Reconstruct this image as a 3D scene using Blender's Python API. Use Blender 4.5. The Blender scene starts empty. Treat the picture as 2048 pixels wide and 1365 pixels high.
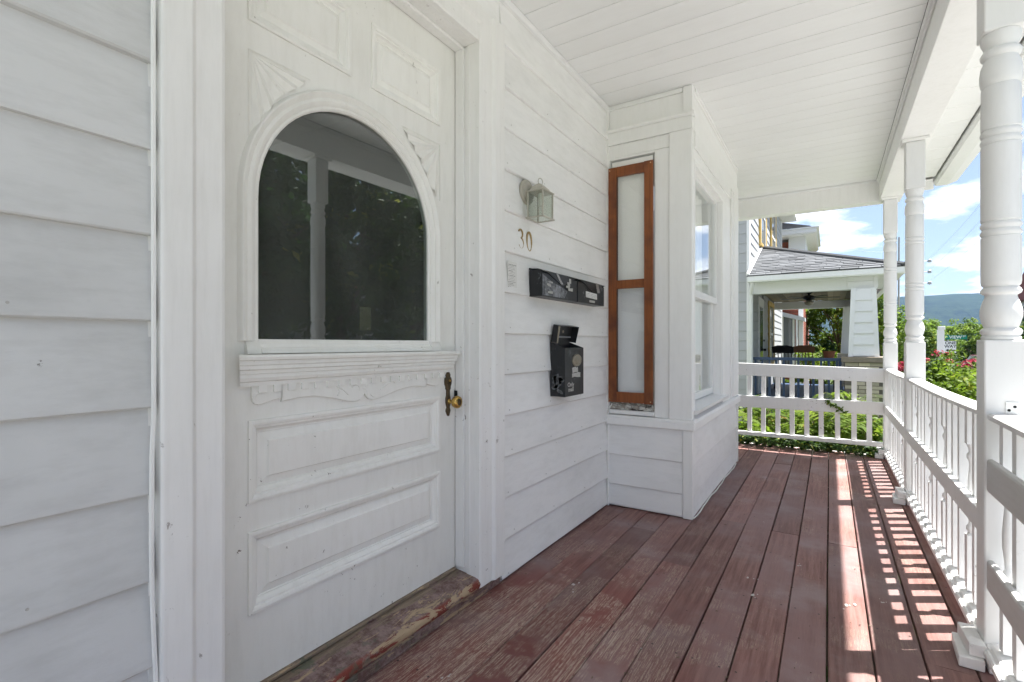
import bpy, math, random
import numpy as np
from mathutils import Vector, Matrix, noise as mnoise
random.seed(7); RNG = np.random.default_rng(11)
scene = bpy.context.scene
COL = scene.collection

# ------------------------------------------------------------------ camera, sky, sun, exposure
cam_d = bpy.data.cameras.new("camera"); cam = bpy.data.objects.new("camera", cam_d); COL.objects.link(cam)
cam.location = (0, 0, 1.1605); cam.rotation_euler = (math.radians(90), 0, 0.564)
cam_d.sensor_width = 36; cam_d.lens = 36 * 1002.1 / 2048
cam_d.shift_y = 6.3 / 2048
cam_d.clip_start = 0.02; cam_d.clip_end = 9000
scene.camera = cam

SUN_AZ = math.atan2(0.533, 0.846)      # angle of the direction to the sun from +X
SUN_EL = math.radians(66.4)
sun_d = bpy.data.lights.new("sun", 'SUN'); sun = bpy.data.objects.new("sun", sun_d); COL.objects.link(sun)
sun_d.energy = 2.0; sun_d.angle = math.radians(0.55); sun_d.color = (1.0, 0.97, 0.93)
to_sun = Vector((math.cos(SUN_EL) * math.cos(SUN_AZ), math.cos(SUN_EL) * math.sin(SUN_AZ), math.sin(SUN_EL)))
sun.rotation_euler = to_sun.to_track_quat('Z', 'Y').to_euler()

world = bpy.data.worlds.new("World"); scene.world = world; world.use_nodes = True
wn = world.node_tree; wn.nodes.clear()
def wnode(t, **k):
    n = wn.nodes.new(t)
    for a, b in k.items(): setattr(n, a, b)
    return n
wo = wnode('ShaderNodeOutputWorld'); bg = wnode('ShaderNodeBackground'); bg.inputs[1].default_value = 0.051
sky = wnode('ShaderNodeTexSky', sky_type='NISHITA', sun_disc=False)
sky.sun_elevation = SUN_EL; sky.sun_rotation = math.pi / 2 - SUN_AZ
sky.air_density = 1.0; sky.dust_density = 0.4; sky.ozone_density = 1.5
wtc = wnode('ShaderNodeTexCoord'); sep = wnode('ShaderNodeSeparateXYZ'); wn.links.new(wtc.outputs['Generated'], sep.inputs[0])
def wmath(op, a, b=None, c=None):
    n = wnode('ShaderNodeMath', operation=op)
    for i, v in enumerate((a, b, c)):
        if v is None: continue
        if isinstance(v, (int, float)): n.inputs[i].default_value = v
        else: wn.links.new(v, n.inputs[i])
    return n.outputs[0]
# clouds sit on a flat layer far overhead: divide the direction by its height
zz = wmath('ADD', wmath('MAXIMUM', sep.outputs[2], 0.0), 0.20)
cx_ = wmath('DIVIDE', sep.outputs[0], zz); cy_ = wmath('DIVIDE', sep.outputs[1], zz)
cmb = wnode('ShaderNodeCombineXYZ'); wn.links.new(cx_, cmb.inputs[0]); wn.links.new(cy_, cmb.inputs[1])
cn = wnode('ShaderNodeTexNoise'); cn.inputs['Scale'].default_value = 3.1; cn.inputs['Detail'].default_value = 8; cn.inputs['Roughness'].default_value = 0.56
cmap = wnode('ShaderNodeMapping'); cmap.inputs['Location'].default_value = (3.1, 1.4, 0.0)
wn.links.new(cmb.outputs[0], cmap.inputs[0]); wn.links.new(cmap.outputs[0], cn.inputs['Vector'])
cr = wnode('ShaderNodeValToRGB'); cr.color_ramp.elements[0].position = 0.50; cr.color_ramp.elements[1].position = 0.64
wn.links.new(cn.outputs[0], cr.inputs[0])
mixc = wnode('ShaderNodeMix', data_type='RGBA'); wn.links.new(cr.outputs[0], mixc.inputs[0])
hz = wnode('ShaderNodeMix', data_type='RGBA'); hz.inputs[0].default_value = 0.78
wn.links.new(sky.outputs[0], hz.inputs[6]); hz.inputs[7].default_value = (0.84, 0.95, 1.28, 1)
wn.links.new(hz.outputs[2], mixc.inputs[6]); mixc.inputs[7].default_value = (3.9, 3.95, 4.1, 1)
wn.links.new(mixc.outputs[2], bg.inputs[0]); wn.links.new(bg.outputs[0], wo.inputs[0])

vs = scene.view_settings
vs.view_transform = 'Standard'; vs.look = 'None'; vs.gamma = 1; vs.use_curve_mapping = False
vs.exposure = 3.18
scene.render.engine = 'CYCLES'
cy = scene.cycles
cy.max_bounces = 9; cy.diffuse_bounces = 8; cy.glossy_bounces = 4; cy.transmission_bounces = 4; cy.transparent_max_bounces = 8
cy.volume_bounces = 0
cy.use_denoising = True
cy.sample_clamp_indirect = 8

# ------------------------------------------------------------------ material helpers
class NT:
    def __init__(s, name):
        s.m = bpy.data.materials.new(name); s.m.use_nodes = True; s.t = s.m.node_tree; s.t.nodes.clear()
        s.out = s.t.nodes.new('ShaderNodeOutputMaterial')
    def n(s, t, **k):
        o = s.t.nodes.new(t)
        for a, b in k.items(): setattr(o, a, b)
        return o
    def l(s, a, b): s.t.links.new(a, b)
    def setv(s, sock, v):
        if hasattr(v, 'is_output') or hasattr(v, 'links'): s.l(v, sock)
        elif isinstance(v, (tuple, list)) and len(v) == 3 and len(sock.default_value) == 4: sock.default_value = (*v, 1)
        else: sock.default_value = v
    def mix(s, f, a, b, mode='MIX'):
        o = s.n('ShaderNodeMix', data_type='RGBA', blend_type=mode); s.setv(o.inputs[0], f); s.setv(o.inputs[6], a); s.setv(o.inputs[7], b); return o.outputs[2]
    def math(s, op, a, b=None, c=None, clamp=False):
        o = s.n('ShaderNodeMath', operation=op, use_clamp=clamp); s.setv(o.inputs[0], a)
        if b is not None: s.setv(o.inputs[1], b)
        if c is not None: s.setv(o.inputs[2], c)
        return o.outputs[0]
    def ramp(s, f, lo, hi, a=0.0, b=1.0):
        o = s.n('ShaderNodeMapRange'); s.setv(o.inputs[0], f); o.inputs[1].default_value = lo; o.inputs[2].default_value = hi
        o.inputs[3].default_value = a; o.inputs[4].default_value = b; return o.outputs[0]
    def co(s, scale=(1, 1, 1), rnd=False, loc=(0, 0, 0)):
        tc = s.n('ShaderNodeTexCoord'); mp = s.n('ShaderNodeMapping'); mp.inputs['Scale'].default_value = scale; mp.inputs['Location'].default_value = loc
        s.l(tc.outputs['Object'], mp.inputs[0])
        if rnd:
            oi = s.n('ShaderNodeObjectInfo'); ad = s.n('ShaderNodeVectorMath', operation='ADD')
            ml = s.n('ShaderNodeVectorMath', operation='SCALE'); cb = s.n('ShaderNodeCombineXYZ')
            s.l(oi.outputs['Random'], cb.inputs[0]); s.l(oi.outputs['Random'], cb.inputs[1]); s.l(oi.outputs['Random'], cb.inputs[2])
            s.l(cb.outputs[0], ml.inputs[0]); ml.inputs[3].default_value = 53.0
            s.l(mp.outputs[0], ad.inputs[0]); s.l(ml.outputs[0], ad.inputs[1]); return ad.outputs[0]
        return mp.outputs[0]
    def noise(s, v, scale, detail=4, rough=0.55, dist=0.0):
        o = s.n('ShaderNodeTexNoise'); s.l(v, o.inputs['Vector']); o.inputs['Scale'].default_value = scale
        o.inputs['Detail'].default_value = detail; o.inputs['Roughness'].default_value = rough; o.inputs['Distortion'].default_value = dist
        return o.outputs[0]
    def rand(s): return s.n('ShaderNodeObjectInfo').outputs['Random']
    def bump(s, h, strength=0.3, dist=0.002):
        o = s.n('ShaderNodeBump'); s.setv(o.inputs['Height'], h); o.inputs['Strength'].default_value = strength; o.inputs['Distance'].default_value = dist
        return o.outputs[0]
    def bsdf(s, col, rough=0.6, normal=None, spec=0.4, metal=0.0, **k):
        o = s.n('ShaderNodeBsdfPrincipled'); s.setv(o.inputs['Base Color'], col); s.setv(o.inputs['Roughness'], rough)
        o.inputs['Specular IOR Level'].default_value = spec; o.inputs['Metallic'].default_value = metal
        if normal is not None: s.l(normal, o.inputs['Normal'])
        s.l(o.outputs[0], s.out.inputs[0]); return o

def paint(name, col, grime=(0.42, 0.41, 0.37), gamt=0.35, chips=0.0, streak=(6, 6, 1.2), rough=0.5, bump=0.25, chipcol=(0.12, 0.09, 0.07), chipscale=22, var=0.05):
    """old brush-painted wood / metal: smudges, faint streaks, flaked spots"""
    t = NT(name); v = t.co(rnd=True); vs_ = t.co(streak, rnd=True)
    g = t.ramp(t.noise(v, 1.7, 5, 0.62), 0.46, 0.78)
    g2 = t.ramp(t.noise(vs_, 5, 6, 0.7), 0.45, 0.8)
    c = t.mix(t.math('MULTIPLY', t.math('ADD', t.math('MULTIPLY', g, 0.6), t.math('MULTIPLY', g2, 0.55)), gamt, clamp=True), col, grime)
    r = t.ramp(t.rand(), 0, 1, 1 - var, 1.0)
    hsv = t.n('ShaderNodeHueSaturation'); t.l(c, hsv.inputs['Color']); t.l(r, hsv.inputs['Value']); c = hsv.outputs[0]
    fine = t.noise(vs_, 38, 5, 0.7); med = t.noise(v, 9, 4, 0.6)
    h = t.math('ADD', t.math('MULTIPLY', fine, 0.5), med)
    if chips > 0:
        cn_ = t.noise(v, chipscale, 6, 0.72, 0.4); m2 = t.noise(v, 2.3, 3, 0.6)
        f = t.math('MULTIPLY', t.ramp(cn_, 0.73 - chips * 0.18, 0.745 - chips * 0.18), t.ramp(m2, 0.48, 0.6))
        c = t.mix(f, c, chipcol); h = t.math('SUBTRACT', h, t.math('MULTIPLY', f, 1.2))
    t.bsdf(c, rough, t.bump(h, bump, 0.0015), 0.35)
    return t.m

def simple(name, col, rough=0.6, spec=0.4, metal=0.0, nscale=12.0, namt=0.25, bump=0.15):
    t = NT(name); v = t.co(rnd=True); n_ = t.noise(v, nscale, 5, 0.6)
    c2 = tuple(x * (1 - namt) for x in col); c = t.mix(n_, c2, tuple(min(1, x * (1 + namt * 0.6)) for x in col))
    t.bsdf(c, t.ramp(n_, 0.3, 0.7, max(0.02, rough - 0.08), rough + 0.08), t.bump(n_, bump, 0.003), spec, metal); return t.m

M = {}
M['door'] = paint('door_paint', (0.86, 0.855, 0.82), gamt=0.34, chips=0.42, streak=(5, 5, 1.0), grime=(0.50, 0.48, 0.41), chipcol=(0.16, 0.13, 0.1), chipscale=30)
M['casing'] = paint('casing_paint', (0.87, 0.865, 0.85), gamt=0.26, chips=0.46, streak=(9, 9, 0.9), chipcol=(0.25, 0.22, 0.2), chipscale=34)
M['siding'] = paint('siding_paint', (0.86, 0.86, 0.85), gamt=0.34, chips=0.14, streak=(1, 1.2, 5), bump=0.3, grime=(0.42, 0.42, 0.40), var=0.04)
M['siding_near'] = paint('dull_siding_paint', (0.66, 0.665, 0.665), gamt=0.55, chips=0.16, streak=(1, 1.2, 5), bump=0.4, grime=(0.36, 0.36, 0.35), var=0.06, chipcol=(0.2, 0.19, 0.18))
M['trim'] = paint('trim_paint', (0.87, 0.87, 0.855), gamt=0.2, chips=0.08, streak=(7, 7, 1))
M['ceiling'] = paint('ceiling_paint', (0.83, 0.835, 0.83), gamt=0.12, chips=0.0, streak=(1, 6, 1), bump=0.1, var=0.03)
M['railing'] = paint('railing_paint', (0.80, 0.80, 0.79), gamt=0.25, chips=0.55, streak=(8, 8, 1.2), chipcol=(0.36, 0.34, 0.31), chipscale=26, grime=(0.45, 0.44, 0.4))
M['post'] = paint('post_paint', (0.79, 0.79, 0.78), gamt=0.16, chips=0.12, streak=(8, 8, 1.0), chipcol=(0.4, 0.38, 0.35))
M['metal_white'] = paint('gutter_paint', (0.80, 0.81, 0.80), gamt=0.15, chips=0, bump=0.1, rough=0.4)

def deck_material():
    t = NT('worn_maroon_deck_stain'); tc = t.n('ShaderNodeTexCoord'); co = tc.outputs['Object']
    v = t.co(rnd=True); vl = t.co((9, 0.5, 9), rnd=True); rnd = t.rand()
    sp = t.n('ShaderNodeSeparateXYZ'); t.l(co, sp.inputs[0])
    base = t.mix(t.ramp(t.noise(vl, 5, 8, 0.75), 0.38, 0.62), (0.150, 0.068, 0.056), (0.265, 0.142, 0.122))
    base = t.mix(t.ramp(t.noise(v, 1.3, 4, 0.6), 0.42, 0.62), base, (0.235, 0.145, 0.138))
    dust = t.ramp(t.noise(v, 2.6, 5, 0.65), 0.52, 0.72, 0, 0.38)
    base = t.mix(dust, base, (0.33, 0.285, 0.275))
    # redder, less faded stain near the door; there the paint has flaked to bare wood along the grain
    near = t.math('MULTIPLY', t.ramp(sp.outputs[0], -0.1, -0.75), t.ramp(sp.outputs[1], 2.9, 1.9))
    redn = t.ramp(t.noise(v, 2.2, 4, 0.6), 0.4, 0.62)
    base = t.mix(t.math('MULTIPLY', t.math('MULTIPLY', near, redn), 0.75), base, (0.20, 0.050, 0.038))
    gr = t.noise(t.co((95, 1.9, 95), rnd=True), 2.6, 10, 0.84, 0.15)
    patch = t.noise(v, 2.9, 4, 0.65)
    brk = t.ramp(t.noise(t.co((40, 7, 40), rnd=True), 3.0, 9, 0.85), 0.45, 0.50)
    fl = t.math('MULTIPLY', t.math('MULTIPLY', brk, t.ramp(gr, 0.50, 0.52)), t.ramp(t.math('ADD', patch, t.math('MULTIPLY', near, 0.13)), 0.54, 0.60))
    fl2 = t.math('MULTIPLY', t.ramp(t.noise(t.co((60, 9, 60), rnd=True), 2.0, 6, 0.75), 0.63, 0.66), t.ramp(patch, 0.42, 0.55))
    base = t.mix(t.math('MULTIPLY', fl, t.ramp(near, 0, 1, 0.34, 1.0)), base, (0.47, 0.37, 0.29))
    base = t.mix(t.math('MULTIPLY', fl2, 0.5), base, (0.42, 0.33, 0.25))
    wsp = t.math('MULTIPLY', t.ramp(t.noise(v, 42, 4, 0.7), 0.70, 0.73), t.ramp(t.noise(v, 3.1, 2, 0.5), 0.50, 0.60))
    base = t.mix(t.math('MULTIPLY', wsp, 0.8), base, (0.62, 0.58, 0.53))
    hsv = t.n('ShaderNodeHueSaturation'); t.l(base, hsv.inputs['Color']); t.l(t.ramp(rnd, 0, 1, 0.78, 1.16), hsv.inputs['Value'])
    h = t.math('ADD', t.math('MULTIPLY', gr, 0.8), t.math('MULTIPLY', fl, -0.8))
    t.bsdf(hsv.outputs[0], t.ramp(gr, 0.3, 0.7, 0.48, 0.68), t.bump(h, 0.45, 0.002), 0.35); return t.m
M['deck'] = deck_material()

def threshold_material():
    t = NT('peeling_threshold_paint'); v = t.co(); vl = t.co((9, 1.0, 9)); vf = t.co((60, 3.0, 60))
    g = t.noise(vf, 2.2, 7, 0.72, 0.3)
    wood = t.mix(t.ramp(g, 0.35, 0.65), (0.15, 0.115, 0.085), (0.32, 0.25, 0.18))
    maroon = t.mix(t.ramp(t.noise(v, 22, 9, 0.8), 0.42, 0.58), (0.13, 0.075, 0.065), (0.28, 0.20, 0.185))
    sp = t.n('ShaderNodeSeparateXYZ'); tc = t.n('ShaderNodeTexCoord'); t.l(tc.outputs['Object'], sp.inputs[0])
    back = t.ramp(sp.outputs[0], -1.415, -1.46)
    front = t.ramp(sp.outputs[0], -1.395, -1.35)
    p = t.noise(t.co((14, 2.2, 14)), 2.6, 9, 0.78, 0.6)
    bare = t.ramp(t.math('ADD', p, t.math('MULTIPLY', back, 0.13)), 0.55, 0.565)
    c = t.mix(bare, maroon, wood)
    tan_ = t.ramp(t.math('ADD', t.noise(t.co((11, 2.6, 11), loc=(4, 2, 1)), 1.7, 10, 0.74, 0.5), t.math('MULTIPLY', front, 0.05)), 0.578, 0.584)
    c = t.mix(tan_, c, (0.43, 0.32, 0.205))
    red = t.math('MULTIPLY', t.ramp(sp.outputs[0], -1.350, -1.340), t.ramp(t.noise(v, 9, 6, 0.7), 0.40, 0.47)); c = t.mix(t.math('MULTIPLY', red, t.math('SUBTRACT', 1.0, tan_)), c, (0.22, 0.05, 0.035))
    gn = t.math('MULTIPLY', t.ramp(t.noise(v, 12, 4, 0.7), 0.58, 0.63), t.ramp(sp.outputs[1], 1.6, 1.0)); c = t.mix(t.math('MULTIPLY', gn, 0.7), c, (0.09, 0.12, 0.08))
    h = t.math('SUBTRACT', t.math('MULTIPLY', g, 0.7), t.math('ADD', t.math('MULTIPLY', bare, 0.6), t.math('MULTIPLY', tan_, 0.5)))
    t.bsdf(c, 0.62, t.bump(h, 0.6, 0.003), 0.3); return t.m
M['threshold'] = threshold_material()

def orange_wood():
    t = NT('varnished_orange_wood'); v = t.co((22, 22, 1.6), rnd=True); n_ = t.noise(v, 2.5, 6, 0.6, 0.6); n2 = t.noise(t.co(rnd=True), 7, 4)
    c = t.mix(t.ramp(n_, 0.3, 0.7), (0.17, 0.042, 0.008), (0.27, 0.085, 0.018)); c = t.mix(t.ramp(n2, 0.45, 0.7), c, (0.12, 0.03, 0.008))
    t.bsdf(c, 0.42, t.bump(n_, 0.2, 0.001), 0.45); return t.m
M['orange'] = orange_wood()
def glass(name, ior, tint, rough=0.0, dust=0.0):
    t = NT(name); lw = t.n('ShaderNodeLayerWeight'); lw.inputs[0].default_value = 0.5
    f0 = ((ior - 1) / (ior + 1)) ** 2
    fac = t.math('ADD', t.math('MULTIPLY', t.math('POWER', lw.outputs['Facing'], 5.0), 1 - f0), f0)
    tr = t.n('ShaderNodeBsdfTransparent'); tr.inputs[0].default_value = (*tint, 1)
    gl = t.n('ShaderNodeBsdfGlossy'); gl.inputs['Roughness'].default_value = rough; gl.inputs[0].default_value = (0.95, 0.97, 0.98, 1)
    nz = t.noise(t.co(), 1.1, 2, 0.4); t.l(t.bump(nz, 0.12, 0.004), gl.inputs['Normal'])
    df = t.n('ShaderNodeBsdfDiffuse'); df.inputs[0].default_value = (0.62, 0.64, 0.6, 1)
    dn = t.ramp(t.noise(t.co((3, 3, 1)), 2.2, 5, 0.65), 0.35, 0.75, dust * 0.6, dust * 1.3)
    m0 = t.n('ShaderNodeMixShader'); t.l(dn, m0.inputs[0]); t.l(tr.outputs[0], m0.inputs[1]); t.l(df.outputs[0], m0.inputs[2])
    mx = t.n('ShaderNodeMixShader'); t.l(fac, mx.inputs[0]); t.l(m0.outputs[0], mx.inputs[1]); t.l(gl.outputs[0], mx.inputs[2])
    t.l(mx.outputs[0], t.out.inputs[0]); return t.m
M['glass'] = glass('door_glass', 2.05, (0.72, 0.76, 0.74), dust=0.062)
M['glass2'] = glass('window_glass', 1.55, (0.98, 0.985, 0.98))
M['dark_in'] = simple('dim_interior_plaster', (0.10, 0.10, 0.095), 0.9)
M['curtain'] = simple('white_curtain_cloth', (0.86, 0.87, 0.89), 0.9, 0.1, nscale=5, namt=0.12)
M['shade'] = simple('off_white_window_shade', (0.88, 0.875, 0.85), 0.8, 0.1, nscale=3, namt=0.05)
M['brass'] = simple('tarnished_brass', (0.55, 0.36, 0.11), 0.28, 0.5, 1.0, nscale=30, namt=0.4)
M['oldbrass'] = simple('blackened_brass_plate', (0.11, 0.08, 0.045), 0.42, 0.5, 0.7, nscale=60, namt=0.6, bump=0.6)
M['lamp'] = paint('lamp_cream_metal', (0.44, 0.415, 0.35), gamt=0.6, chips=0.5, chipcol=(0.28, 0.2, 0.13), chipscale=60, rough=0.4)
M['lampglass'] = glass('lamp_glass', 1.5, (0.90, 0.92, 0.89), 0.05, dust=0.05)
M['tube'] = simple('white_candle_sleeve', (0.8, 0.8, 0.76), 0.5)
M['rust'] = simple('rusty_nail_heads', (0.10, 0.08, 0.07), 0.7)
def black_box():
    t = NT('scuffed_black_enamel'); v = t.co(rnd=False); n_ = t.noise(v, 16, 6, 0.75, 0.5); n2 = t.noise(v, 6, 3, 0.6)
    f = t.math('MULTIPLY', t.ramp(n_, 0.54, 0.62), t.ramp(n2, 0.50, 0.62, 0, 0.55))
    c = t.mix(f, (0.010, 0.011, 0.013), (0.22, 0.23, 0.24)); t.bsdf(c, 0.38, t.bump(n_, 0.15, 0.001), 0.45); return t.m
M['black'] = black_box()
M['scuffgrey'] = simple('scuffed_bare_grey_metal', (0.30, 0.31, 0.33), 0.4, 0.5, 0.3, nscale=70, namt=0.55)
M['sticker'] = simple('torn_paper_sticker', (0.46, 0.455, 0.43), 0.8, nscale=60, namt=0.35)
M['paper'] = simple('weathered_paper_notice', (0.735, 0.735, 0.71), 0.85, 0.1, nscale=8, namt=0.06)
M['ink'] = simple('faded_grey_print', (0.30, 0.30, 0.29), 0.9, 0.1, nscale=80, namt=0.5)
M['medal'] = simple('tarnished_silver_medallion', (0.30, 0.27, 0.21), 0.35, 0.5, 0.6, nscale=70, namt=0.3)
M['bronze'] = simple('aged_bronze_numeral', (0.42, 0.30, 0.13), 0.45, 0.5, 0.5, nscale=50, namt=0.5)
M['cord'] = simple('white_plastic_cord', (0.72, 0.72, 0.68), 0.5, nscale=9, namt=0.08)
M['blackhole'] = simple('dark_hole', (0.01, 0.01, 0.01), 0.9)
def sill_mat():
    t = NT('rotten_peeling_sill'); v = t.co((1, 1, 1.5)); a = t.noise(v, 22, 7, 0.75, 0.4); b = t.noise(v, 9, 4, 0.6)
    c = t.mix(t.ramp(a, 0.45, 0.5), (0.62, 0.61, 0.56), (0.33, 0.31, 0.27)); c = t.mix(t.ramp(b, 0.56, 0.6), c, (0.06, 0.05, 0.045))
    t.bsdf(c, 0.85, t.bump(t.math('SUBTRACT', a, b), 0.9, 0.006), 0.2); return t.m
M['rotten'] = sill_mat()

def leaf_mat(name, dark, light, trans=0.45, warm=(0.30, 0.30, 0.03), wamt=0.15):
    t = NT(name); a = t.n('ShaderNodeAttribute'); a.attribute_name = 'rnd'; f = a.outputs['Fac']
    c = t.mix(f, dark, light); c = t.mix(t.ramp(f, 1 - wamt, 1.0, 0, 0.8), c, warm)
    p = t.n('ShaderNodeBsdfPrincipled'); t.l(c, p.inputs['Base Color']); p.inputs['Roughness'].default_value = 0.5; p.inputs['Specular IOR Level'].default_value = 0.2
    tl = t.n('ShaderNodeBsdfTranslucent'); hs = t.n('ShaderNodeHueSaturation'); hs.inputs['Value'].default_value = 1.5; t.l(c, hs.inputs['Color']); t.l(hs.outputs[0], tl.inputs[0])
    mx = t.n('ShaderNodeMixShader'); mx.inputs[0].default_value = trans; t.l(p.outputs[0], mx.inputs[1]); t.l(tl.outputs[0], mx.inputs[2]); t.l(mx.outputs[0], t.out.inputs[0]); return t.m
M['leaf_bright'] = leaf_mat('bright_shrub_leaves', (0.032, 0.072, 0.008), (0.155, 0.225, 0.022))
M['leaf_tree'] = leaf_mat('sunny_tree_leaves', (0.040, 0.085, 0.012), (0.17, 0.25, 0.035))
M['leaf_mid'] = leaf_mat('green_leaves', (0.022, 0.056, 0.012), (0.07, 0.125, 0.026))
M['leaf_dark'] = leaf_mat('dark_green_leaves', (0.018, 0.048, 0.014), (0.05, 0.10, 0.026), wamt=0.04)
M['leaf_sumac'] = leaf_mat('sumac_leaves', (0.035, 0.08, 0.010), (0.16, 0.215, 0.028), warm=(0.26, 0.13, 0.035), wamt=0.10)
M['petal_red'] = leaf_mat('red_petals', (0.22, 0.012, 0.03), (0.36, 0.04, 0.07), trans=0.3, warm=(0.45, 0.2, 0.2), wamt=0.1)
M['bark'] = simple('grey_brown_bark', (0.12, 0.095, 0.07), 0.9, 0.2, nscale=14, namt=0.5, bump=0.8)
M['stem'] = simple('green_stem', (0.10, 0.10, 0.03), 0.7)

# ------------------------------------------------------------------ mesh helpers
class MB:
    def __init__(s): s.v = []; s.f = []
    def add(s, vs_, fs):
        o = len(s.v); s.v += [tuple(map(float, p)) for p in vs_]; s.f += [tuple(i + o for i in f) for f in fs]; return s
    def box(s, x0, x1, y0, y1, z0, z1):
        return s.add([(x0, y0, z0), (x1, y0, z0), (x1, y1, z0), (x0, y1, z0), (x0, y0, z1), (x1, y0, z1), (x1, y1, z1), (x0, y1, z1)],
                     [(0, 3, 2, 1), (4, 5, 6, 7), (0, 1, 5, 4), (1, 2, 6, 5), (2, 3, 7, 6), (3, 0, 4, 7)])
    def extrude(s, poly, axis, a, b, cap=True):
        """poly: list of 2-D points in the other two axes (cyclic order x,y,z without axis)"""
        n = len(poly)
        def P(p, t):
            return {'x': (t, p[0], p[1]), 'y': (p[0], t, p[1]), 'z': (p[0], p[1], t)}[axis]
        fs = [(i, (i + 1) % n, n + (i + 1) % n, n + i) for i in range(n)]
        if cap: fs += [tuple(range(n))[::-1], tuple(range(n, 2 * n))]
        return s.add([P(p, a) for p in poly] + [P(p, b) for p in poly], fs)
    def lathe(s, prof, c=(0, 0, 0), n=20, axis='z', cap=True):
        """prof: (r, h) from one end to the other"""
        vs_ = []
        for r, h in prof:
            for k in range(n):
                a = 2 * math.pi * k / n; u, w = r * math.cos(a), r * math.sin(a)
                vs_.append({'z': (c[0] + u, c[1] + w, c[2] + h), 'x': (c[0] + h, c[1] + u, c[2] + w), 'y': (c[0] + u, c[1] + h, c[2] + w)}[axis])
        m = len(prof); fs = []
        for i in range(m - 1):
            for k in range(n): fs.append((i * n + k, i * n + (k + 1) % n, (i + 1) * n + (k + 1) % n, (i + 1) * n + k))
        if cap: fs += [tuple(range(n))[::-1], tuple(range((m - 1) * n, m * n))]
        return s.add(vs_, fs)
    def tube(s, pts, r, n=8, r1=None):
        pts = [Vector(p) for p in pts]; m = len(pts); vs_ = []
        up = Vector((0.13, 0.27, 0.95))
        for i, p in enumerate(pts):
            d = (pts[min(i + 1, m - 1)] - pts[max(i - 1, 0)]).normalized()
            a = d.cross(up); a = a.normalized() if a.length > 1e-4 else Vector((1, 0, 0)); b = d.cross(a).normalized()
            rr = r if r1 is None else r + (r1 - r) * i / (m - 1)
            for k in range(n):
                t = 2 * math.pi * k / n; vs_.append(p + a * (rr * math.cos(t)) + b * (rr * math.sin(t)))
        fs = [(i * n + k, i * n + (k + 1) % n, (i + 1) * n + (k + 1) % n, (i + 1) * n + k) for i in range(m - 1) for k in range(n)]
        fs += [tuple(range(n))[::-1], tuple(range((m - 1) * n, m * n))]
        return s.add(vs_, fs)
    def quad(s, a, b, c, d): return s.add([a, b, c, d], [(0, 1, 2, 3)])
    def done(s, name, mat, parent=None, bev=0, smooth=False, seg=2):
        me = bpy.data.meshes.new(name); me.from_pydata(s.v, [], s.f); me.materials.append(M[mat] if isinstance(mat, str) else mat)
        import bmesh
        bm = bmesh.new(); bm.from_mesh(me); bmesh.ops.recalc_face_normals(bm, faces=bm.faces); bm.to_mesh(me); bm.free()
        if smooth:
            for p in me.polygons: p.use_smooth = True
            try: me.set_sharp_from_angle(angle=math.radians(38))
            except Exception: pass
        o = bpy.data.objects.new(name, me); COL.objects.link(o)
        if parent: link_parent(o, parent)
        if bev:
            md = o.modifiers.new('bevel', 'BEVEL'); md.width = bev; md.segments = seg; md.limit_method = 'ANGLE'; md.angle_limit = math.radians(40)
            md.harden_normals = False
        return o
def link_parent(o, p):
    o.parent = p; o.matrix_parent_inverse = Matrix.Translation(-Vector(p.location)) if p.rotation_euler[2] == 0 else p.matrix_basis.inverted()
def box(name, mat, x0, x1, y0, y1, z0, z1, parent=None, bev=0.0):
    return MB().box(x0, x1, y0, y1, z0, z1).done(name, mat, parent, bev)
def thing(name, label, cat, loc=(0, 0, 0), group=None, kind=None):
    o = bpy.data.objects.new(name, None); COL.objects.link(o); o.location = loc; o.empty_display_size = 0.1
    return tag(o, label, cat, group, kind)
def tag(o, label=None, cat=None, group=None, kind=None):
    if label: o['label'] = label
    if cat: o['category'] = cat
    if group: o['group'] = group
    if kind: o['kind'] = kind
    return o
def copy_tree(o, parent=None):
    c = o.copy(); COL.objects.link(c)
    if parent: c.parent = parent
    for ch in o.children: copy_tree(ch, c)
    return c
def struct(o): o['kind'] = 'structure'; return o

# ------------------------------------------------------------------ ground, street, hill, sky side
WX = -1.362          # wall plane of the house
GZ = -0.85           # yard level
def ground_mat():
    t = NT('lawn_and_soil'); v = t.co(); a = t.noise(v, 0.35, 6, 0.6); b = t.noise(v, 9, 5, 0.7)
    c = t.mix(t.ramp(b, 0.35, 0.65), (0.035, 0.06, 0.015), (0.09, 0.13, 0.035)); c = t.mix(t.ramp(a, 0.5, 0.7), c, (0.12, 0.105, 0.07))
    t.bsdf(c, 0.9, t.bump(b, 0.7, 0.05), 0.2); return t.m
M['ground'] = ground_mat()
def asph():
    t = NT('old_asphalt'); v = t.co(); a = t.noise(v, 60, 4, 0.7); b = t.noise(v, 0.6, 5, 0.6)
    c = t.mix(a, (0.13, 0.13, 0.13), (0.22, 0.22, 0.215)); c = t.mix(t.ramp(b, 0.4, 0.7), c, (0.25, 0.245, 0.235)); t.bsdf(c, 0.85, t.bump(a, 0.4, 0.01), 0.3); return t.m
M['asphalt'] = asph()
def conc():
    t = NT('pale_concrete'); v = t.co(); a = t.noise(v, 30, 5, 0.7); b = t.noise(v, 1.2, 5, 0.6)
    c = t.mix(a, (0.355, 0.358, 0.355), (0.46, 0.465, 0.462)); c = t.mix(t.ramp(b, 0.45, 0.75), c, (0.24, 0.23, 0.2)); t.bsdf(c, 0.9, t.bump(a, 0.3, 0.01), 0.2); return t.m
M['concrete'] = conc()
g = MB(); g.quad((-3140, -890, GZ), (3740, -890, GZ), (3740, 3140, GZ), (-3140, 3140, GZ)); struct(g.done('ground', 'ground'))
struct(box('sidewalk', 'concrete', 2.55, 4.6, -60, 140, GZ - 0.1, GZ + 0.02))
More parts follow.
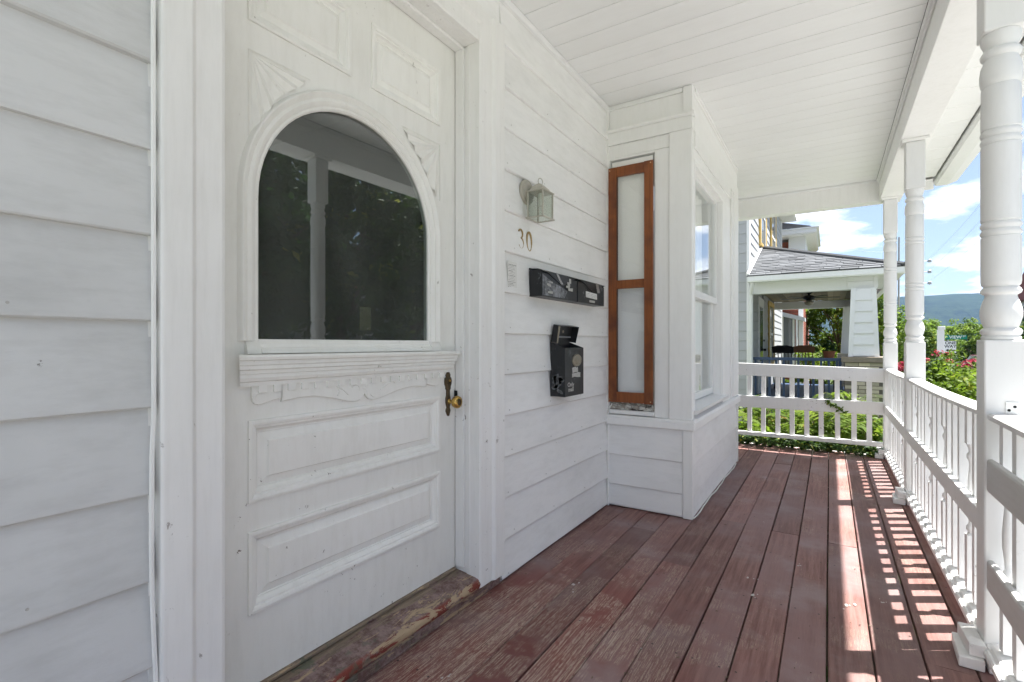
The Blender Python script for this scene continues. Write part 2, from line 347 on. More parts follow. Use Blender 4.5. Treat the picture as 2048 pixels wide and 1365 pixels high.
struct(box('bounce_slab', 'concrete', 0.70, 2.545, -8, 6.4, GZ - 0.1, GZ + 0.012))  # unseen pale slab added to bounce sunlight up into the porch
struct(box('kerb', 'concrete', 5.0, 5.16, -60, 140, GZ - 0.15, GZ + 0.012, bev=0.015))
q = MB().quad((5.16, -60, GZ + 0.004), (12.6, -60, GZ + 0.004), (12.6, 140, GZ + 0.004), (5.16, 140, GZ + 0.004)); struct(q.done('street', 'asphalt'))
struct(box('kerb', 'concrete', 12.6, 12.76, -60, 140, GZ - 0.15, GZ + 0.11, bev=0.015))
# long forested ridge
def ridge():
    nx, ny = 150, 26; vs_ = []; fs = []
    for j in range(ny):
        for i in range(nx):
            x = -2200 + 5800 * i / (nx - 1); t = j / (ny - 1); y = 1850 + 1150 * t
            top = 195 + 16 * mnoise.fractal(Vector((x / 900.0, 1.3, 0)), 1.0, 2.0, 4) - 0.000018 * (x - 450) ** 2 * (x < 450) * 0.9 - 0.00001 * (x - 900) ** 2 * (x > 900)
            prof = math.sin(min(1, t * 1.35) * math.pi / 2) ** 1.15
            z = GZ - 4 + top * prof + 15 * prof * (1 - prof) * 4 * mnoise.fractal(Vector((x / 260.0, y / 260.0, 5)), 1.0, 2.0, 5) * 0.8
            z += 1.6 * mnoise.noise(Vector((x / 17, y / 17, 2)))
            vs_.append((x, y, z))
    for j in range(ny - 1):
        for i in range(nx - 1): a = j * nx + i; fs.append((a, a + 1, a + nx + 1, a + nx))
    t = NT('forested_hillside'); v = t.co(); a = t.noise(v, 0.045, 6, 0.7); b = t.noise(v, 0.004, 5, 0.6)
    c = t.mix(t.ramp(a, 0.35, 0.65), (0.006, 0.012, 0.008), (0.026, 0.043, 0.017)); c = t.mix(t.ramp(b, 0.45, 0.65), c, (0.030, 0.048, 0.022))
    t.bsdf(c, 0.95, t.bump(a, 1.0, 14.0), 0.05)
    o = MB().add(vs_, fs).done('hills', t.m, smooth=True); return struct(o)
ridge()

# ------------------------------------------------------------------ porch floor
floor = thing('porch_floor', None, None, kind='structure')
XB = [-1.50, -1.36, -1.21, -1.06, -0.91, -0.757, -0.605, -0.454, -0.302, -0.151, -0.005, 0.14, 0.298, 0.446, 0.63]
YE = 6.47
joints = {0: [1.2], 1: [4.1], 2: [0.9, 4.6], 3: [3.1], 4: [5.1], 5: [2.7], 6: [3.545], 7: [5.5, 1.5], 8: [3.5], 9: [0.7, 5.9], 10: [3.465], 11: [5.35, 1.1], 12: [2.35], 13: [4.2]}
for i in range(len(XB) - 1):
    gap = 0.0038 if i < 5 else (0.005 if i < 8 else 0.0065)
    ys = [-1.15] + sorted(joints.get(i, [])) + [YE + random.uniform(-0.012, 0.012)]
    for a, b in zip(ys[:-1], ys[1:]):
        n = 14; x0, x1 = XB[i] + gap / 2, XB[i + 1] - gap / 2; vs_ = []; cup = random.uniform(-0.0012, 0.0022); ph = random.random() * 9
        y0, y1 = a + 0.0012, b - 0.0012
        top = random.uniform(-0.0015, 0.0015)
        rows = []
        for k in range(n):
            y = y0 + (y1 - y0) * k / (n - 1); w = 0.0016 * math.sin(y * 1.3 + ph)
            z = top + 0.001 * math.sin(y * 2.1 + ph * 2)
            rows.append([(x0 + w, y, -0.028), (x0 + w, y, z - 0.003), (x0 + w + 0.003, y, z + cup), ((x0 + x1) / 2 + w, y, z), (x1 + w - 0.003, y, z + cup), (x1 + w, y, z - 0.003), (x1 + w, y, -0.028)])
        for r in rows: vs_ += r
        fs = [(k * 7 + j, k * 7 + j + 1, (k + 1) * 7 + j + 1, (k + 1) * 7 + j) for k in range(n - 1) for j in range(6)]
        fs += [(0, 1, 2, 3, 4, 5, 6)[::-1], tuple(range((n - 1) * 7, n * 7))]
        MB().add(vs_, fs).done('deck_plank', 'deck', floor)
t_ = simple('dark_joist_wood', (0.08, 0.06, 0.05), 0.9); M['joist'] = t_  # even dark brown for the joists and the backing above the ceiling
for y in [-2.3 + 0.6 * k for k in range(15)]: box('joist', 'joist', -1.5, 0.6, y, y + 0.04, -0.2, -0.029, floor) if y > -1.1 else None
box('rim_board', 'trim', 0.632, 0.66, -1.15, YE + 0.03, -0.26, -0.006, floor); box('rim_board', 'trim', -1.5, 0.63, YE + 0.016, YE + 0.045, -0.26, -0.006, floor)
M['lattice'] = M['trim']
for k in range(40):
    pass
M['screwhead'] = simple('rusty_deck_screw', (0.06, 0.045, 0.04), 0.6)
m = MB()
for y in [-0.48 + 0.6 * k for k in range(12)]:
    for i in range(len(XB) - 1):
        for x in (XB[i] + .028, XB[i + 1] - .028):
            a, b = x + random.uniform(-.004, .004), y + random.uniform(-.006, .006)
            m.add([(a + .0042 * math.cos(t), b + .0042 * math.sin(t), 0.0035) for t in np.linspace(0, 5.5, 8)], [tuple(range(8))])
m.done('screws', 'screwhead', floor)['kind'] = 'stuff'
m = MB()
for k in range(420):
    i = random.randrange(1, len(XB) - 1); near_gap = random.random() < .6
    a = XB[i] + random.gauss(0, .006) if near_gap else random.uniform(-1.3, .6); b = random.uniform(0.6, 6.4); r = random.uniform(.002, .006); th = random.random() * 3.14
    m.add([(a + r * math.cos(th) * 1.6, b + r * math.sin(th) * 1.6, .0045), (a - r * math.sin(th) * .5, b + r * math.cos(th) * .5, .0065), (a - r * math.cos(th) * 1.6, b - r * math.sin(th) * 1.6, .0045), (a + r * math.sin(th) * .5, b - r * math.cos(th) * .5, .005)], [(0, 1, 2, 3)])
m.done('litter', simple('dry_leaf_bits', (0.16, 0.12, 0.08), .8), floor)['kind'] = 'stuff'
# white drips of paint on the planks
sp_ = MB()
for cx, cyy, s in [(-1.02, 2.18, .03), (-0.32, 2.72, .022), (-0.30, 2.55, .03), (0.07, 2.66, .024), (-0.13, 3.02, .014), (-1.13, 1.35, .015), (0.2, 2.8, .016), (-0.62, 1.9, .012)]:
    for q in range(4):
        n = 9; x, y = cx + random.gauss(0, s * .6), cyy + random.gauss(0, s * .9); r = s * random.uniform(.12, .42)
        sp_.add([(x, y, 0.0042)] + [(x + r * random.uniform(.5, 1.2) * math.cos(6.283 * k / n) * .8, y + 1.3 * r * random.uniform(.5, 1.2) * math.sin(6.283 * k / n), 0.0036) for k in range(n)], [(0, 1 + k, 1 + (k + 1) % n) for k in range(n)])
o = sp_.done('paint_drips', simple('dried_white_paint_drip', (0.55, 0.52, 0.49), 0.7), floor); o['kind'] = 'stuff'

# ------------------------------------------------------------------ house walls
SZ0 = 1.213 - 0.203 * 7
def siding_board(parent, ya, yb, z0, h=0.203, x=WX, mat='siding', lip=0.015, warp=0.0012, axis='y', name='siding_board', ztop=None):
    """one lap board: proud rounded bottom lip, tapering up under the next one"""
    top = z0 + h + 0.006 if ztop is None else ztop
    n = max(2, int(abs(yb - ya) / 0.25) + 2); ph = random.random() * 20; rows = []
    for k in range(n):
        y = ya + (yb - ya) * k / (n - 1); w = warp * math.sin(y * 3.1 + ph); dz = 0.0012 * math.sin(y * 1.7 + ph)
        rows.append([(x - 0.006, z0 + dz), (x + lip - 0.003, z0 + dz), (x + lip + w, z0 + 0.004 + dz), (x + lip + w, z0 + 0.010 + dz), (x + lip * 0.55 + w, z0 + 0.5 * (top - z0)), (x + 0.0012, top), (x - 0.006, top)])
    vs_ = [((a, y_, b) if axis == 'y' else (y_, a, b)) for k, r in enumerate(rows) for (a, b) in r for y_ in [ya + (yb - ya) * k / (n - 1)]]
    fs = [(k * 7 + j, k * 7 + (j + 1) % 7, (k + 1) * 7 + (j + 1) % 7, (k + 1) * 7 + j) for k in range(n - 1) for j in range(7)]
    fs += [tuple(range(7))[::-1], tuple(range((n - 1) * 7, n * 7))]
    return MB().add(vs_, fs).done(name, mat, parent)

wall_near = thing('house_wall', 'white lap siding of the house wall, the stretch left of the panelled door', 'wall', (WX, -0.5, 0))
box('wall_sheathing', 'siding', WX - 0.09, WX - 0.008, -2.6, 0.56, -0.2, 3.0, wall_near)
for k in range(15):
    z0 = SZ0 + 0.203 * k
    if z0 > 2.86: break
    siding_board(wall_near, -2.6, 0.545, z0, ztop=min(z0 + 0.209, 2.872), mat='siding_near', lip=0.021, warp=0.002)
pts = [(WX + 0.025 + 0.002 * math.sin(z * 2.3) + (0.004 * math.sin(z * 9) if z < 0.9 else 0), 0.543 + (0.006 * math.sin(z * 6.2) if z < 0.95 else 0), z) for z in [i * 0.1 for i in range(0, 29)]]
MB().tube(pts, 0.0055, 6).done('channel_strip', 'trim', wall_near, smooth=True)
box('channel_backing', 'trim', WX - 0.006, WX + 0.006, 0.540, 0.5535, 0.0, 2.87, wall_near)
wall_mid = thing('house_wall', 'white lap siding between door casing and bay window, with lamp, numbers and mailboxes', 'wall', (WX, 2.7, 0))
box('wall_sheathing', 'siding', WX - 0.09, WX - 0.008, 2.03, 3.44, -0.2, 3.0, wall_mid)
for k in range(15):
    z0 = SZ0 + 0.203 * k
    if z0 > 2.86: break
    zb = max(z0, 0.012)
    siding_board(wall_mid, 2.034, 3.418, zb, ztop=min(z0 + 0.209, 2.872), warp=0.002, lip=0.019)
box('corner_strip', 'trim', WX, WX + 0.022, 3.416, 3.434, 0.0, 2.87, wall_mid, 0.003)
box('crown_strip', 'ceiling', WX, WX + 0.024, 2.03, 3.434, 2.835, 2.872, wall_mid, 0.004)
box('crown_strip', 'ceiling', WX, WX + 0.024, -2.6, 2.028, 2.835, 2.872, wall_near, 0.004)
for wl_, ya_, yb_ in ((wall_near, -1.0, 0.5), (wall_mid, 2.08, 3.4)):
    m = MB()
    for k in range(14):
        y = ya_ + random.uniform(0, .1)
        while y < yb_:
            z = SZ0 + 0.203 * k + 0.028 + random.uniform(-.004, .004); m.lathe([(0.0032, 0.0), (0.0028, 0.0012)], (WX + (.0205 if wl_ is wall_near else .0185), y, z), 7, 'x'); y += 0.406 + random.uniform(-.03, .03)
    m.done('nail_heads', simple('painted_nail_head', (0.45, 0.44, 0.42), .6), wl_)['kind'] = 'stuff'
wall_far = thing('house_wall', 'white lap siding at the far end of the house beyond the bay window', 'wall', (WX, 6.2, 0))
box('wall_sheathing', 'siding', WX - 0.09, WX - 0.008, 5.41, 6.9, -0.8, 6.0, wall_far)
for k in range(15):
    z0 = SZ0 + 0.203 * k
    if z0 > 2.86: break
    siding_board(wall_far, 5.42, 6.88, z0, ztop=min(z0 + 0.209, 2.872))
box('wall_sheathing', 'siding', WX - 8, WX - 0.09, 6.8, 6.9, -0.8, 6.0, wall_far)
over = thing('house_wall', 'white upper storey wall of the house above the porch roof', 'wall', (WX, 2, 3))
box('wall_sheathing', 'siding', WX - 0.1, WX - 0.01, -5, 6.9, 3.01, 6.0, over)
box('door_head_siding', 'siding', WX - 0.06, WX + 0.002, 0.555, 2.033, 2.69, 2.87, wall_near)

# dim hallway behind the door and room behind the bay
hall = struct(MB().done('interior_walls', 'dark_in')) if False else None
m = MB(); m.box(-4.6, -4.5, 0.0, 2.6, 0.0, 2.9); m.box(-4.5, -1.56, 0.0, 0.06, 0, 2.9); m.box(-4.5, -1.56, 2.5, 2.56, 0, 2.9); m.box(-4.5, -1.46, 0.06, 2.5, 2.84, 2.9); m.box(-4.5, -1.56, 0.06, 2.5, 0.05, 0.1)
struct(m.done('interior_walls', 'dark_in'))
m = MB(); m.box(-4.2, -4.1, 3.0, 6.6, 0.0, 2.9); m.box(-4.1, -1.46, 3.0, 3.1, 0, 2.9); m.box(-4.1, -1.46, 6.5, 6.6, 0, 2.9); m.box(-4.1, -0.9, 3.5, 5.3, 2.84, 2.9)
M['room'] = simple('pale_room_plaster', (0.55, 0.55, 0.53), 0.9)
struct(m.done('interior_walls', 'room'))

# ------------------------------------------------------------------ door casing
DX = -1.474; CX = -1.335
frame = thing('door_casing', 'heavy stepped white casing around the panelled front door', 'door frame', (CX, 1.28, 0.1))
def casing_profile(ya, yb, x0=WX, flip=False):
    """section (x, y) of the casing, thicker on its outer band"""
    y = lambda t: (ya + (yb - ya) * t)
    return [(x0 - 0.05, y(0)), (CX + 0.008, y(0)), (CX + 0.012, y(0.03)), (CX + 0.012, y(0.44)), (CX + 0.006, y(0.48)), (CX, y(0.52)), (CX, y(0.93)), (CX - 0.004, y(1.0)), (x0 - 0.05, y(1.0))]
def ragged(o, zlim=0.2, amt=0.02):
    for v in o.data.vertices:
        if v.co.z < zlim: v.co.z += random.uniform(-amt * 0.3, amt)
# side casings
MB().extrude(casing_profile(0.554, 0.709), 'z', 0.085, 2.69).done('side_casing', 'casing', frame, 0.0025)
o = MB().extrude(casing_profile(2.031, 1.84), 'z', 0.052, 2.69).done('side_casing', 'casing', frame, 0.0025)
# head casing: section in (x,z) extruded in y between mitres
hp = [(WX - 0.05, 2.69), (CX + 0.008, 2.69), (CX + 0.0118, 2.686), (CX + 0.0118, 2.622), (CX + 0.006, 2.616), (CX - 0.0003, 2.61), (CX - 0.0003, 2.545), (CX - 0.004, 2.535), (WX - 0.05, 2.535)]
MB().extrude(hp, 'y', 0.7095, 1.8395).done('head_casing', 'casing', frame, 0.0025)
# jambs with the stop beads
for (ya, yb, s) in ((1.84, 1.858, 1), (0.69, 0.709, -1)):
    box('jamb', 'casing', DX - 0.09, CX - 0.03, ya + (0.004 if s > 0 else 0), yb - (0 if s > 0 else 0.004), 0.10, 2.55, frame, 0.002)
box('stop_bead', 'casing', DX + 0.004, -1.424, 1.829, 1.8435, 0.13, 2.53, frame, 0.003)
box('stop_bead', 'casing', -1.404, -1.392, 1.838, 1.8435, 0.115, 2.535, frame, 0.002)
box('head_jamb', 'casing', DX - 0.09, CX - 0.03, 0.71, 1.84, 2.534, 2.55, frame)
box('stop_bead', 'casing', DX + 0.004, -1.424, 0.712, 1.829, 2.519, 2.5335, frame, 0.003)

# threshold: deep board with a round nose, on its riser
th = thing('door_threshold', 'worn wooden door threshold with peeling maroon and tan paint', 'threshold', (-1.40, 1.3, 0.0))
prof = [(DX - 0.10, 0.0), (-1.352, 0.002), (-1.350, 0.045), (-1.338, 0.056), (-1.334, 0.070), (-1.337, 0.084), (-1.346, 0.093), (-1.362, 0.0975), (DX - 0.00, 0.110), (DX - 0.10, 0.112)]
n = 30; vs_ = []
for k in range(n):
    y = 0.50 + (2.027 - 0.50) * k / (n - 1)
    for j, (a, b) in enumerate(prof): vs_.append((a + (0.003 * math.sin(y * 7 + j) if 1 < j < 7 else 0), y, b + (0.002 * math.sin(y * 5) if b > 0.05 else 0)))
c = len(prof); fs = [(k * c + j, k * c + (j + 1) % c, (k + 1) * c + (j + 1) % c, (k + 1) * c + j) for k in range(n - 1) for j in range(c)] + [tuple(range(c))[::-1], tuple(range((n - 1) * c, n * c))]
MB().add(vs_, fs).done('nosing_board', 'threshold', th, smooth=True)
box('sill_strip', 'threshold', DX - 0.03, DX + 0.012, 0.712, 1.826, 0.112, 0.1245, th, 0.003)

# ------------------------------------------------------------------ the door
door = thing('front_door', 'white Victorian front door with arched glass, carved shelf and raised panels', 'door', (DX, 1.28, 0.13))
WY, WR, WZS, WZB = 1.265, 0.388, 1.612, 1.171
def arch_pts(r, zb, n=30):
    pts = [(WY - r, zb)]
    for k in range(n + 1):
        a = math.pi - math.pi * k / n; pts.append((WY + r * math.cos(a), WZS + r * math.sin(a) * (1.0)))
    pts.append((WY + r, zb)); return pts
def door_slab():
    m = MB(); x = DX
    YB = [0.700, 0.846, 1.229, 1.326, 1.722, 1.838]; ZB = [0.126, 0.345, 0.594, 0.682, 0.930, 1.171, 2.06, 2.135, 2.385, 2.527]
    holes = set()
    for zi in (1, 3):
        for yi in (1, 2, 3): holes.add((yi, zi))
    for yi in (1, 2, 3): holes.add((yi, 5))
    holes.add((1, 7)); holes.add((3, 7))
    for i in range(5):
        for j in range(9):
            if (i, j) in holes: continue
            m.quad((x, YB[i], ZB[j]), (x, YB[i + 1], ZB[j]), (x, YB[i + 1], ZB[j + 1]), (x, YB[i], ZB[j + 1]))
    # arch surround: outer rectangle 0.846..1.722 x 1.171..2.06
    n = 30; inn = arch_pts(WR, 1.171, n); out = []
    for (y, z) in inn:
        dy, dz = y - WY, z - 1.55
        if z <= WZS - 0.1: out.append((0.846 if dy < 0 else 1.722, z)); continue
        a = math.atan2(z - WZS, dy); c_, s_ = math.cos(a), math.sin(a)
        ly = ((1.722 if c_ > 0 else 0.846) - WY) / c_ if abs(c_) > 1e-6 else 9; lz = (2.06 - WZS) / s_ if s_ > 1e-6 else 9
        t = min(ly, lz); out.append((WY + t * c_, WZS + t * s_))
    # insert corner fills
    vs_ = [(x, a, b) for a, b in inn] + [(x, a, b) for a, b in out]; k0 = len(inn)
    fs = [(k, k + 1, k0 + k + 1, k0 + k) for k in range(k0 - 1)]
    m.add(vs_, fs)
    for (cyy, sgn) in ((0.846, -1), (1.722, 1)):
        # triangle closing the corner between the last side point and the first top point
        side = [p for p in out if abs(p[0] - cyy) < 1e-4 and p[1] < 2.0599]; top = [p for p in out if abs(p[1] - 2.06) < 1e-4]
        s = max(side, key=lambda p: p[1]); tt = min(top, key=lambda p: abs(p[0] - cyy)); m.add([(x, *s), (x, *tt), (x, cyy, 2.06)], [(0, 1, 2)])
    # reveal of the opening and outer edges
    v2 = [(x, a, b) for a, b in inn] + [(x - 0.03, a, b) for a, b in inn]; m.add(v2, [(k, k + 1, k0 + k + 1, k0 + k) for k in range(k0 - 1)]); m.quad((x, *inn[0]), (x, *inn[-1]), (x - 0.03, *inn[-1]), (x - 0.03, *inn[0]))
    for (a, b) in (((0.7, 0.126), (1.838, 0.126)), ((1.838, 0.126), (1.838, 2.527)), ((1.838, 2.527), (0.7, 2.527)), ((0.7, 2.527), (0.7, 0.126))):
        m.quad((x, *a), (x, *b), (x - 0.042, *b), (x - 0.042, *a))
    return m.done('door_slab', 'door', door)
door_slab()
def ring_sweep(loop_of, prof, x=DX, close=True):
    """loop_of(offset) -> loop of (y,z); prof: (offset, height) pairs"""
    m = MB(); loops = [[(x + h, y, z) for (y, z) in loop_of(o)] for (o, h) in prof]; n = len(loops[0]); vs_ = [p for L in loops for p in L]
    rng = n if close else n - 1
    return m.add(vs_, [(i * n + k, i * n + (k + 1) % n, (i + 1) * n + (k + 1) % n, (i + 1) * n + k) for i in range(len(prof) - 1) for k in range(rng)])
def panel(y0, y1, z0, z1, inset=0.07):
    def L(o): return [(y0 + o, z0 + o), (y1 - o, z0 + o), (y1 - o, z1 - o), (y0 + o, z1 - o)]
    pr = [(0, -0.001), (0.0005, 0.007), (0.009, 0.0085), (0.017, 0.006), (0.020, 0.002), (0.026, 0.001), (0.030, -0.006), (0.036, -0.012), (0.0405, -0.012), (0.0425, -0.0155), (inset - 0.004, -0.0085), (inset, -0.0035), (inset + 0.0015, -0.003)]
    m = ring_sweep(L, pr); lo = L(inset + 0.0015); m.add([(DX - 0.003, a, b) for a, b in lo], [(0, 1, 2, 3)])
    return m.done('raised_panel', 'door', door)
panel(0.846, 1.722, 0.682, 0.930); panel(0.846, 1.722, 0.345, 0.594)
panel(0.846, 1.229, 2.135, 2.385, 0.062); panel(1.326, 1.722, 2.135, 2.385, 0.062)
# arched glazing moulding
def L(o): return arch_pts(WR + o, WZB - 0.0, 30)
pr = [(-0.004, -0.012), (-0.004, -0.002), (0.002, 0.004), (0.010, 0.003), (0.014, 0.009), (0.026, 0.013), (0.036, 0.009), (0.042, 0.014), (0.052, 0.020), (0.056, 0.018), (0.060, 0.009), (0.063, -0.001)]
ring_sweep(L, pr, close=False).done('arch_moulding', 'door', door, smooth=True)
# stool moulding under the glass
m = MB(); sect = [(DX - 0.012, 1.176), (DX - 0.002, 1.176), (DX + 0.004, 1.168), (DX + 0.010, 1.160), (DX + 0.010, 1.152), (DX + 0.018, 1.146), (DX + 0.020, 1.139), (DX + 0.024, 1.132), (DX - 0.002, 1.13)]
m.extrude(sect, 'y', 0.880, 1.652); m.done('glazing_sill', 'door', door)
MB().extrude([(DX - .001, 1.131), (DX + .02, 1.131), (DX + .016, 1.150), (DX + .006, 1.172), (DX - .001, 1.172)], 'y', 0.836, 0.8795).done('glazing_sill', 'door', door)
MB().extrude([(DX - .001, 1.131), (DX + .02, 1.131), (DX + .016, 1.150), (DX + .006, 1.172), (DX - .001, 1.172)], 'y', 1.6525, 1.712).done('glazing_sill', 'door', door)
# carved shelf: stacked beads
def shelf():
    prs = [(0.0, 1.130), (0.052, 1.129), (0.056, 1.122), (0.054, 1.114), (0.046, 1.111), (0.046, 1.100), (0.041, 1.096), (0.042, 1.086), (0.035, 1.082), (0.034, 1.072), (0.028, 1.070), (0.030, 1.060), (0.026, 1.050), (0.018, 1.046), (0.017, 1.034), (0.0, 1.034)]
    vs_ = []; y0, y1 = 0.790, 1.805
    for s, yy in ((0, y0), (1, y1)):
        for (h, z) in prs:
            inset = (0.056 - h) * 0.62; y = yy + inset if s == 0 else yy - inset; vs_.append((DX + h, y, z))
    n = len(prs); fs = [(k, k + 1, n + k + 1, n + k) for k in range(n - 1)] + [tuple(range(n))[::-1], tuple(range(n, 2 * n))]
    return MB().add(vs_, fs).done('carved_shelf', 'door', door)
shelf()
dm = None
for k in range(18):
    y = 0.872 + k * 0.0492
    if dm is None: dm = MB().box(0, 0.0075, 0, 0.026, 0, 0.022).done('dentil', 'door', door, 0.001); dm.location = (DX + 0.009, y, 1.0125); dm.matrix_parent_inverse = Matrix.Translation(-Vector(door.location))
    else:
        c_ = dm.copy(); COL.objects.link(c_); c_.location = (DX + 0.009, y, 1.0125)
orn = [(0.854, 1.002), (0.857, 0.987), (0.864, 0.979), (0.875, 0.975), (0.89, 0.977), (0.917, 0.984), (0.953, 0.990), (0.951, 0.978), (0.980, 0.982), (1.014, 0.985), (1.045, 0.986), (1.074, 0.985), (1.115, 0.978), (1.152, 0.970), (1.185, 0.961), (1.209, 0.955), (1.235, 0.950), (1.255, 0.951), (1.270, 0.957), (1.280, 0.966), (1.287, 0.977), (1.294, 0.966), (1.304, 0.956), (1.325, 0.949), (1.355, 0.951), (1.39, 0.958), (1.421, 0.966), (1.46, 0.975), (1.495, 0.981), (1.53, 0.984), (1.558, 0.984), (1.627, 0.977), (1.624, 0.989), (1.66, 0.981), (1.688, 0.975), (1.706, 0.979), (1.719, 0.987), (1.727, 1.003), (1.727, 1.034), (0.854, 1.034)]
m = MB(); n = len(orn)
vs_ = [(DX - 0.001, a, b) for a, b in orn] + [(DX + 0.007, a, b) for a, b in orn] + [(DX + 0.0092, a, b + (0.0022 if b < 1.03 else 0)) for a, b in orn]
fs = [(k, (k + 1) % n, n + (k + 1) % n, n + k) for k in range(n)] + [(n + k, n + (k + 1) % n, 2 * n + (k + 1) % n, 2 * n + k) for k in range(n)]
vs_ += [(DX + 0.0092, a, 1.034) for a, b in orn[:-2]]
for k in range(n - 3): fs.append((2 * n + k, 2 * n + k + 1, 3 * n + k + 1, 3 * n + k))
sc_ = m.add(vs_, fs).done('scroll_board', 'door', door)
# incised scroll lines, as thin dark-cut ribs standing proud
def scroll(cyy, cz, r, a0, a1, w=0.0032, taper=1.0):
    pts = [(DX + 0.0095, cyy + r * (1 - taper * 0.25 * k / 12) * math.cos(a0 + (a1 - a0) * k / 12), cz + r * (1 - taper * 0.25 * k / 12) * math.sin(a0 + (a1 - a0) * k / 12)) for k in range(13)]
    return MB().tube(pts, w, 5, 0.0008)
for (a, b, r, t0, t1) in ((0.880, 0.992, 0.022, 3.3, 1.2), (1.246, 0.992, 0.022, 2.6, -0.3), (1.270, 0.975, 0.030, -0.2, 1.7), (1.318, 0.996, 0.026, 3.0, 1.6), (1.155, 0.995, 0.018, -1.0, 1.2), (1.705, 1.005, 0.014, 0.3, 2.4), (1.342, 0.985, 0.03, 3.6, 5.0), (1.425, 1.0, 0.016, 0.4, 2.6)):
    scroll(a, b, r, t0, t1).done('carved_scroll', 'door', sc_)
for p0, p1 in (((1.16, 1.012), (1.212, 0.978)), ((1.365, 0.984), (1.415, 1.012))):
    MB().tube([(DX + 0.0093, *p0), (DX + 0.0101, (p0[0] + p1[0]) / 2 + .003, (p0[1] + p1[1]) / 2 + .003), (DX + 0.0093, *p1)], 0.0024, 5).done('carved_scroll', 'door', sc_)
# fan carvings in the spandrels
def fan(apex, ends, name='corner_fan'):
    m = MB(); x = DX
    for (e0, e1) in ends:
        mid = ((e0[0] + e1[0]) / 2, (e0[1] + e1[1]) / 2)
        m.add([(x + .0005, *apex), (x + .0005, *e0), (x + 0.0125, *mid), (x + .0005, *e1)], [(0, 1, 2), (0, 2, 3)])
    return m.done(name, 'door', door)
fan((0.858, 2.038), [((1.042, 2.038), (1.02, 2.006)), ((1.014, 2.002), (0.976, 1.972)), ((0.968, 1.966), (0.934, 1.928)), ((0.928, 1.918), (0.902, 1.868)), ((0.898, 1.858), (0.862, 1.80))])
fan((1.712, 2.038), [((1.492, 2.042), (1.522, 2.008)), ((1.53, 2.004), (1.566, 1.974)), ((1.574, 1.966), (1.606, 1.93)), ((1.612, 1.92), (1.64, 1.87)), ((1.646, 1.858), (1.706, 1.81))])
o = MB().add([(DX + 0.0006, 0.846, 2.048), (DX + 0.0006, 1.06, 2.048), (DX + 0.006, 1.06, 2.0455), (DX + 0.006, 0.8485, 2.0455), (DX + 0.006, 0.8485, 1.79), (DX + 0.0006, 0.846, 1.79)], [(0, 1, 2, 3), (0, 3, 4, 5)]).done('corner_bead', 'door', door)
o = MB().add([(DX + 0.0006, 1.722, 2.052), (DX + 0.0006, 1.487, 2.052), (DX + 0.006, 1.487, 2.0495), (DX + 0.006, 1.7195, 2.0495), (DX + 0.006, 1.7195, 1.80), (DX + 0.0006, 1.722, 1.80)], [(0, 1, 2, 3), (0, 3, 4, 5)]).done('corner_bead', 'door', door)
# glass
ap = arch_pts(WR + 0.004, WZB - 0.002, 30)
gx = lambda a: DX - 0.022 + 0.014 * (a - 0.877) / 0.776
m = MB(); m.add([(gx(a), a, b) for a, b in ap] + [(gx(a) - 0.004, a, b) for a, b in ap], [tuple(range(len(ap))), tuple(range(len(ap), 2 * len(ap)))[::-1]])
m.done('glass_pane', 'glass', door)
# small card behind the glass
tag(box('small_picture', simple('small_print_card', (0.22, 0.20, 0.09), 0.7, nscale=50, namt=0.8), -1.530, -1.526, 1.318, 1.372, 1.215, 1.305), 'small yellowish card propped behind the lower glass of the front door', 'card')
# lock plate and knob
def plate():
    z0, z1 = 0.832, 1.040; cyy = 1.779
    prof = [(0.0, 0.0), (0.006, 0.004), (0.010, 0.012), (0.016, 0.024), (0.014, 0.032), (0.0085, 0.040), (0.013, 0.050), (0.017, 0.064), (0.016, 0.082), (0.012, 0.094), (0.011, 0.118), (0.018, 0.126), (0.017, 0.134), (0.023, 0.146), (0.0245, 0.160), (0.022, 0.173), (0.013, 0.180), (0.016, 0.188), (0.009, 0.196), (0.004, 0.203), (0.0, 0.208)]
    L_ = [(cyy - w, z0 + h) for w, h in prof] + [(cyy + w, z0 + h) for w, h in prof[::-1][1:-1]]
    n = len(L_); vs_ = [(DX - 0.001, *p) for p in L_] + [(DX + 0.005, *p) for p in L_]
    cen = (cyy, z0 + 0.1); L2 = [(cyy + (p[0] - cyy) * 0.62, p[1]) for p in L_]; vs_ += [(DX + 0.0085, *p) for p in L2]
    fs = [(k, (k + 1) % n, n + (k + 1) % n, n + k) for k in range(n)] + [(n + k, n + (k + 1) % n, 2 * n + (k + 1) % n, 2 * n + k) for k in range(n)] + [tuple(range(2 * n, 3 * n))]
    return MB().add(vs_, fs).done('lock_plate', 'oldbrass', door)
pl = plate()
MB().lathe([(0.0145, 0.006), (0.0165, 0.010), (0.014, 0.014), (0.010, 0.0145), (0.009, 0.011)], (DX, 1.779, 0.992), 20, 'x').done('lock_rosette', 'oldbrass', pl, smooth=True)
MB().lathe([(0.005, 0.010), (0.005, 0.016)], (DX, 1.779, 0.994), 12, 'x').done('keyhole_cover', 'brass', pl, smooth=True)
kb = MB().lathe([(0.014, 0.006), (0.012, 0.012), (0.009, 0.016), (0.009, 0.030), (0.014, 0.034), (0.024, 0.038), (0.028, 0.046), (0.0285, 0.055), (0.026, 0.062), (0.020, 0.066), (0.016, 0.067), (0.0155, 0.063), (0.004, 0.062)], (DX, 1.783, 0.8985), 28, 'x').done('door_knob', 'brass', door, smooth=True)
MB().lathe([(0.0155, 0.0635), (0.013, 0.0645), (0.004, 0.0655)], (DX, 1.783, 0.8985), 20, 'x').done('knob_face', 'oldbrass', kb, smooth=True)
box('latch', 'blackhole', DX + 0.001, DX + 0.018, 1.825, 1.831, 0.915, 0.945, door)

